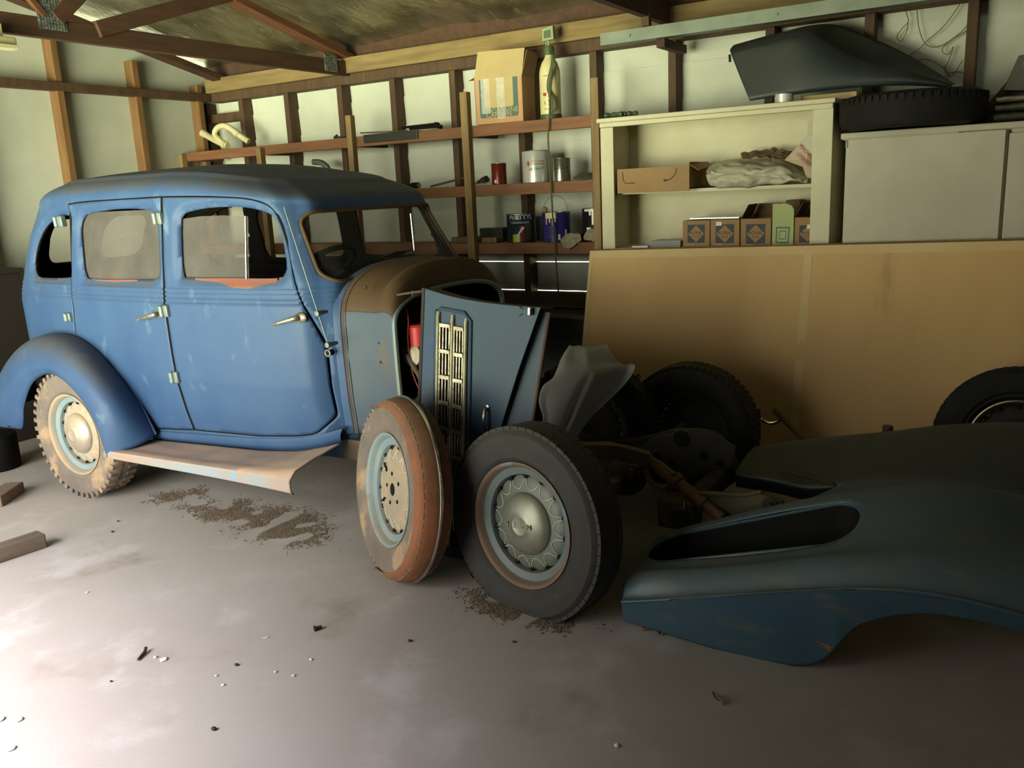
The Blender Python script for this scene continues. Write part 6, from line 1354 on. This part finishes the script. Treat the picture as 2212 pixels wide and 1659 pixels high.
# ------------------------------------------------------------------ dark corner below the shelving
a, b = at(1186, 745, x=4.62), at(1268, 745, x=4.62); zt_ = at(1220, 684, x=4.62).z
t = thing('plastic_crate', 'dark crate covered in clear plastic under the shelving', 'crate', (4.72, (a.y+b.y)/2, 0))
mb = MB(); mb.box(4.62, 4.78, 2.36, a.y+.25, 0, zt_-.004); mb.build('crate', 'crate_dark', t, smooth=0, bevel=.006)
mb = MB(); mb.grid([[Vector((4.612-.006*abs(nz3(i*.6, j*.6, 2)), 2.37+(a.y+.22-2.37)*i/24, zt_-.14+.14*j/10)) for i in range(25)] for j in range(11)]); mb.build('plastic_cover', 'tape_dark', t, smooth=180)

# ------------------------------------------------------------------ floor bits
a, b = at(-60, 1215, z=.03), at(92, 1165, z=.03); d = (b-a).normalized()
mb = MB(); e0 = b-d*.75; e0.z = .034; e1 = b.copy(); e1.z = .034; mb.beam(e0, e1, .085, .066); tag(mb.build('timber_block', 'old_wood', None, smooth=0, bevel=.006), 'weathered timber offcut lying on the floor at the left edge', 'timber')
q = at(8, 1068, z=.03); mb = MB(); mb.box(-.12, .12, -.05, .05, 0, .06, Matrix.Translation((q.x, q.y, 0)) @ Matrix.Rotation(.6, 4, 'Z')); tag(mb.build('brick', 'brick', None, smooth=0, bevel=.006), 'dusty brick on the floor behind the rear tyre', 'brick')
q = at(5, 1005, z=.08); mb = MB(); mb.lathe([(0, 0), (.12, 0), (.125, .01), (.125, .20), (.12, .21), (0, .21)], Matrix.Translation((q.x+.1, q.y+.25, 0)), 28); tag(mb.build('drum', 'black', None), 'small dark drum in the shadow behind the car', 'drum')
mb = MB(); P_ = [at(298, 1425, z=.006), at(305, 1417, z=.006), at(313, 1408, z=.008), at(315, 1399, z=.014)]; mb.tube(P_, [.004, .005, .006, .006], 8); tag(mb.build('bent_nail', 'twig', None), 'dark bent nail lying alone on the bright floor', 'nail')
q = at(683, 1362, z=0); mb = MB(); mb.cyl(q+Vector((0, 0, .008)), q+Vector((.018, -.01, .008)), .007, 10); mb.cyl(q+Vector((0, 0, .008)), q+Vector((-.006, .004, .008)), .011, 6); tag(mb.build('bolt', 'iron_dark', None), 'small dark bolt lying on the floor in front of the tyres', 'bolt')
def leaf(px, py, L, w_, ang, mat, lb, cat='leaf', curl=.012):
    q = at(px, py, z=0); mb = MB(); rows = []
    for i in range(9):
        f = i/8; wd = w_*math.sin(math.pi*min(.96, max(.04, f)))**.8; r = []
        for s in (-1, 0, 1): r.append(Vector((q.x+(f-.5)*L*math.cos(ang)-s*wd*math.sin(ang), q.y+(f-.5)*L*math.sin(ang)+s*wd*math.cos(ang), .003+curl*abs(s)*.6+curl*f*f)))
        rows.append(r)
    mb.grid(rows); return tag(mb.build('dry_leaf' if cat == 'leaf' else 'paint_flake', mat, None, smooth=60, solid=.0012), lb, cat)
leaf(1405, 1362, .06, .018, -.9, 'leaf_brown', 'reddish dry leaf on the floor under the near fender tail', curl=.02)
leaf(1425, 1368, .045, .014, .4, 'leaf_brown', 'second dry leaf beside the reddish one under the fender tail', curl=.016)
leaf(1550, 1516, .05, .012, 1.0, 'glove_cloth', 'pale curled leaf on the dark floor in front of the fender')
leaf(1025, 1252, .07, .016, .9, 'leaf_brown', 'dry leaf scrap against the foot of the hub-capped tyre', curl=.02)
for i, (px, py, L, w_, ang) in enumerate(((354, 1426, .030, .012, .2), (336, 1421, .014, .007, .9), (0, 1556, .03, .012, 0), (42, 1556, .026, .01, .5), (25, 1619, .028, .01, .2), (482, 1481, .014, .006, .3), (634, 1461, .014, .006, 0), (672, 1426, .013, .006, 1), (575, 1379, .026, .003, -.6), (188, 1281, .016, .005, 0), (1333, 1612, .02, .008, .3), (467, 1461, .01, .005, 0), (595, 1453, .011, .005, .5))):
    leaf(px, py, L, w_, ang, 'flake_white', 'small white paint flake scattered on the bright concrete floor', 'flake', .0)['group'] = 'white flakes on the floor'
for i, (px, py, s) in enumerate(((511, 1438, .006), (462, 1577, .007), (240, 1473, .004), (885, 1386, .006), (243, 1150, .006), (255, 1127, .005), (1110, 1388, .005))):
    q = at(px, py, z=0); mb = MB(); mb.ball((q.x, q.y, s*.7), s, (1, 1.3, .8), 6); tag(mb.build('pebble', 'twig', None), 'tiny dark pebble on the concrete floor', 'pebble', 'dark pebbles on the floor')
# loose dirt under the car's open front
def dirt(streaks, n, seed, lb):
    rnd = random.Random(seed); mb = MB()
    for k in range(n):
        x0, y0, x1, y1, sp = rnd.choice(streaks); f = rnd.random(); a = at(x0+(x1-x0)*f, y0+(y1-y0)*f, z=0)
        x, y = a.x+rnd.gauss(0, sp), a.y+rnd.gauss(0, sp*1.6); c = nz3(x*9, y*9, seed)
        if c < -.12: continue
        s = rnd.uniform(.0025, .0065)*(1.4 if c > .15 else 1); r = rnd.uniform(0, 1.5); ca, sa = math.cos(r)*s, math.sin(r)*s; h_ = rnd.uniform(.0008, .004)
        mb.add([(x+ca, y+sa, .0005), (x-sa, y+ca, .0005), (x-ca, y-sa, .0005), (x+sa, y-ca, .0005), (x+.2*s, y, h_+.0005)], [(0, 1, 4), (1, 2, 4), (2, 3, 4), (3, 0, 4)])
    return tag(mb.build('loose_dirt', 'dirt', None, smooth=0), lb, 'dirt', kind='stuff')
dirt([(540, 1120, 655, 1120, .05), (560, 1140, 650, 1165, .05), (590, 1110, 650, 1150, .06), (470, 1105, 560, 1125, .03)], 9000, 3, 'brown heap of loose dirt on the floor below the running board')
dirt([(330, 1080, 440, 1062, .035), (400, 1100, 540, 1085, .03), (440, 1120, 520, 1098, .03)], 2600, 8, 'thin streaks of dirt on the floor nearer the rear tyre')
dirt([(1040, 1290, 1130, 1332, .035), (1110, 1325, 1240, 1350, .03)], 2600, 11, 'crumbs of dirt along the foot of the flat tyre')
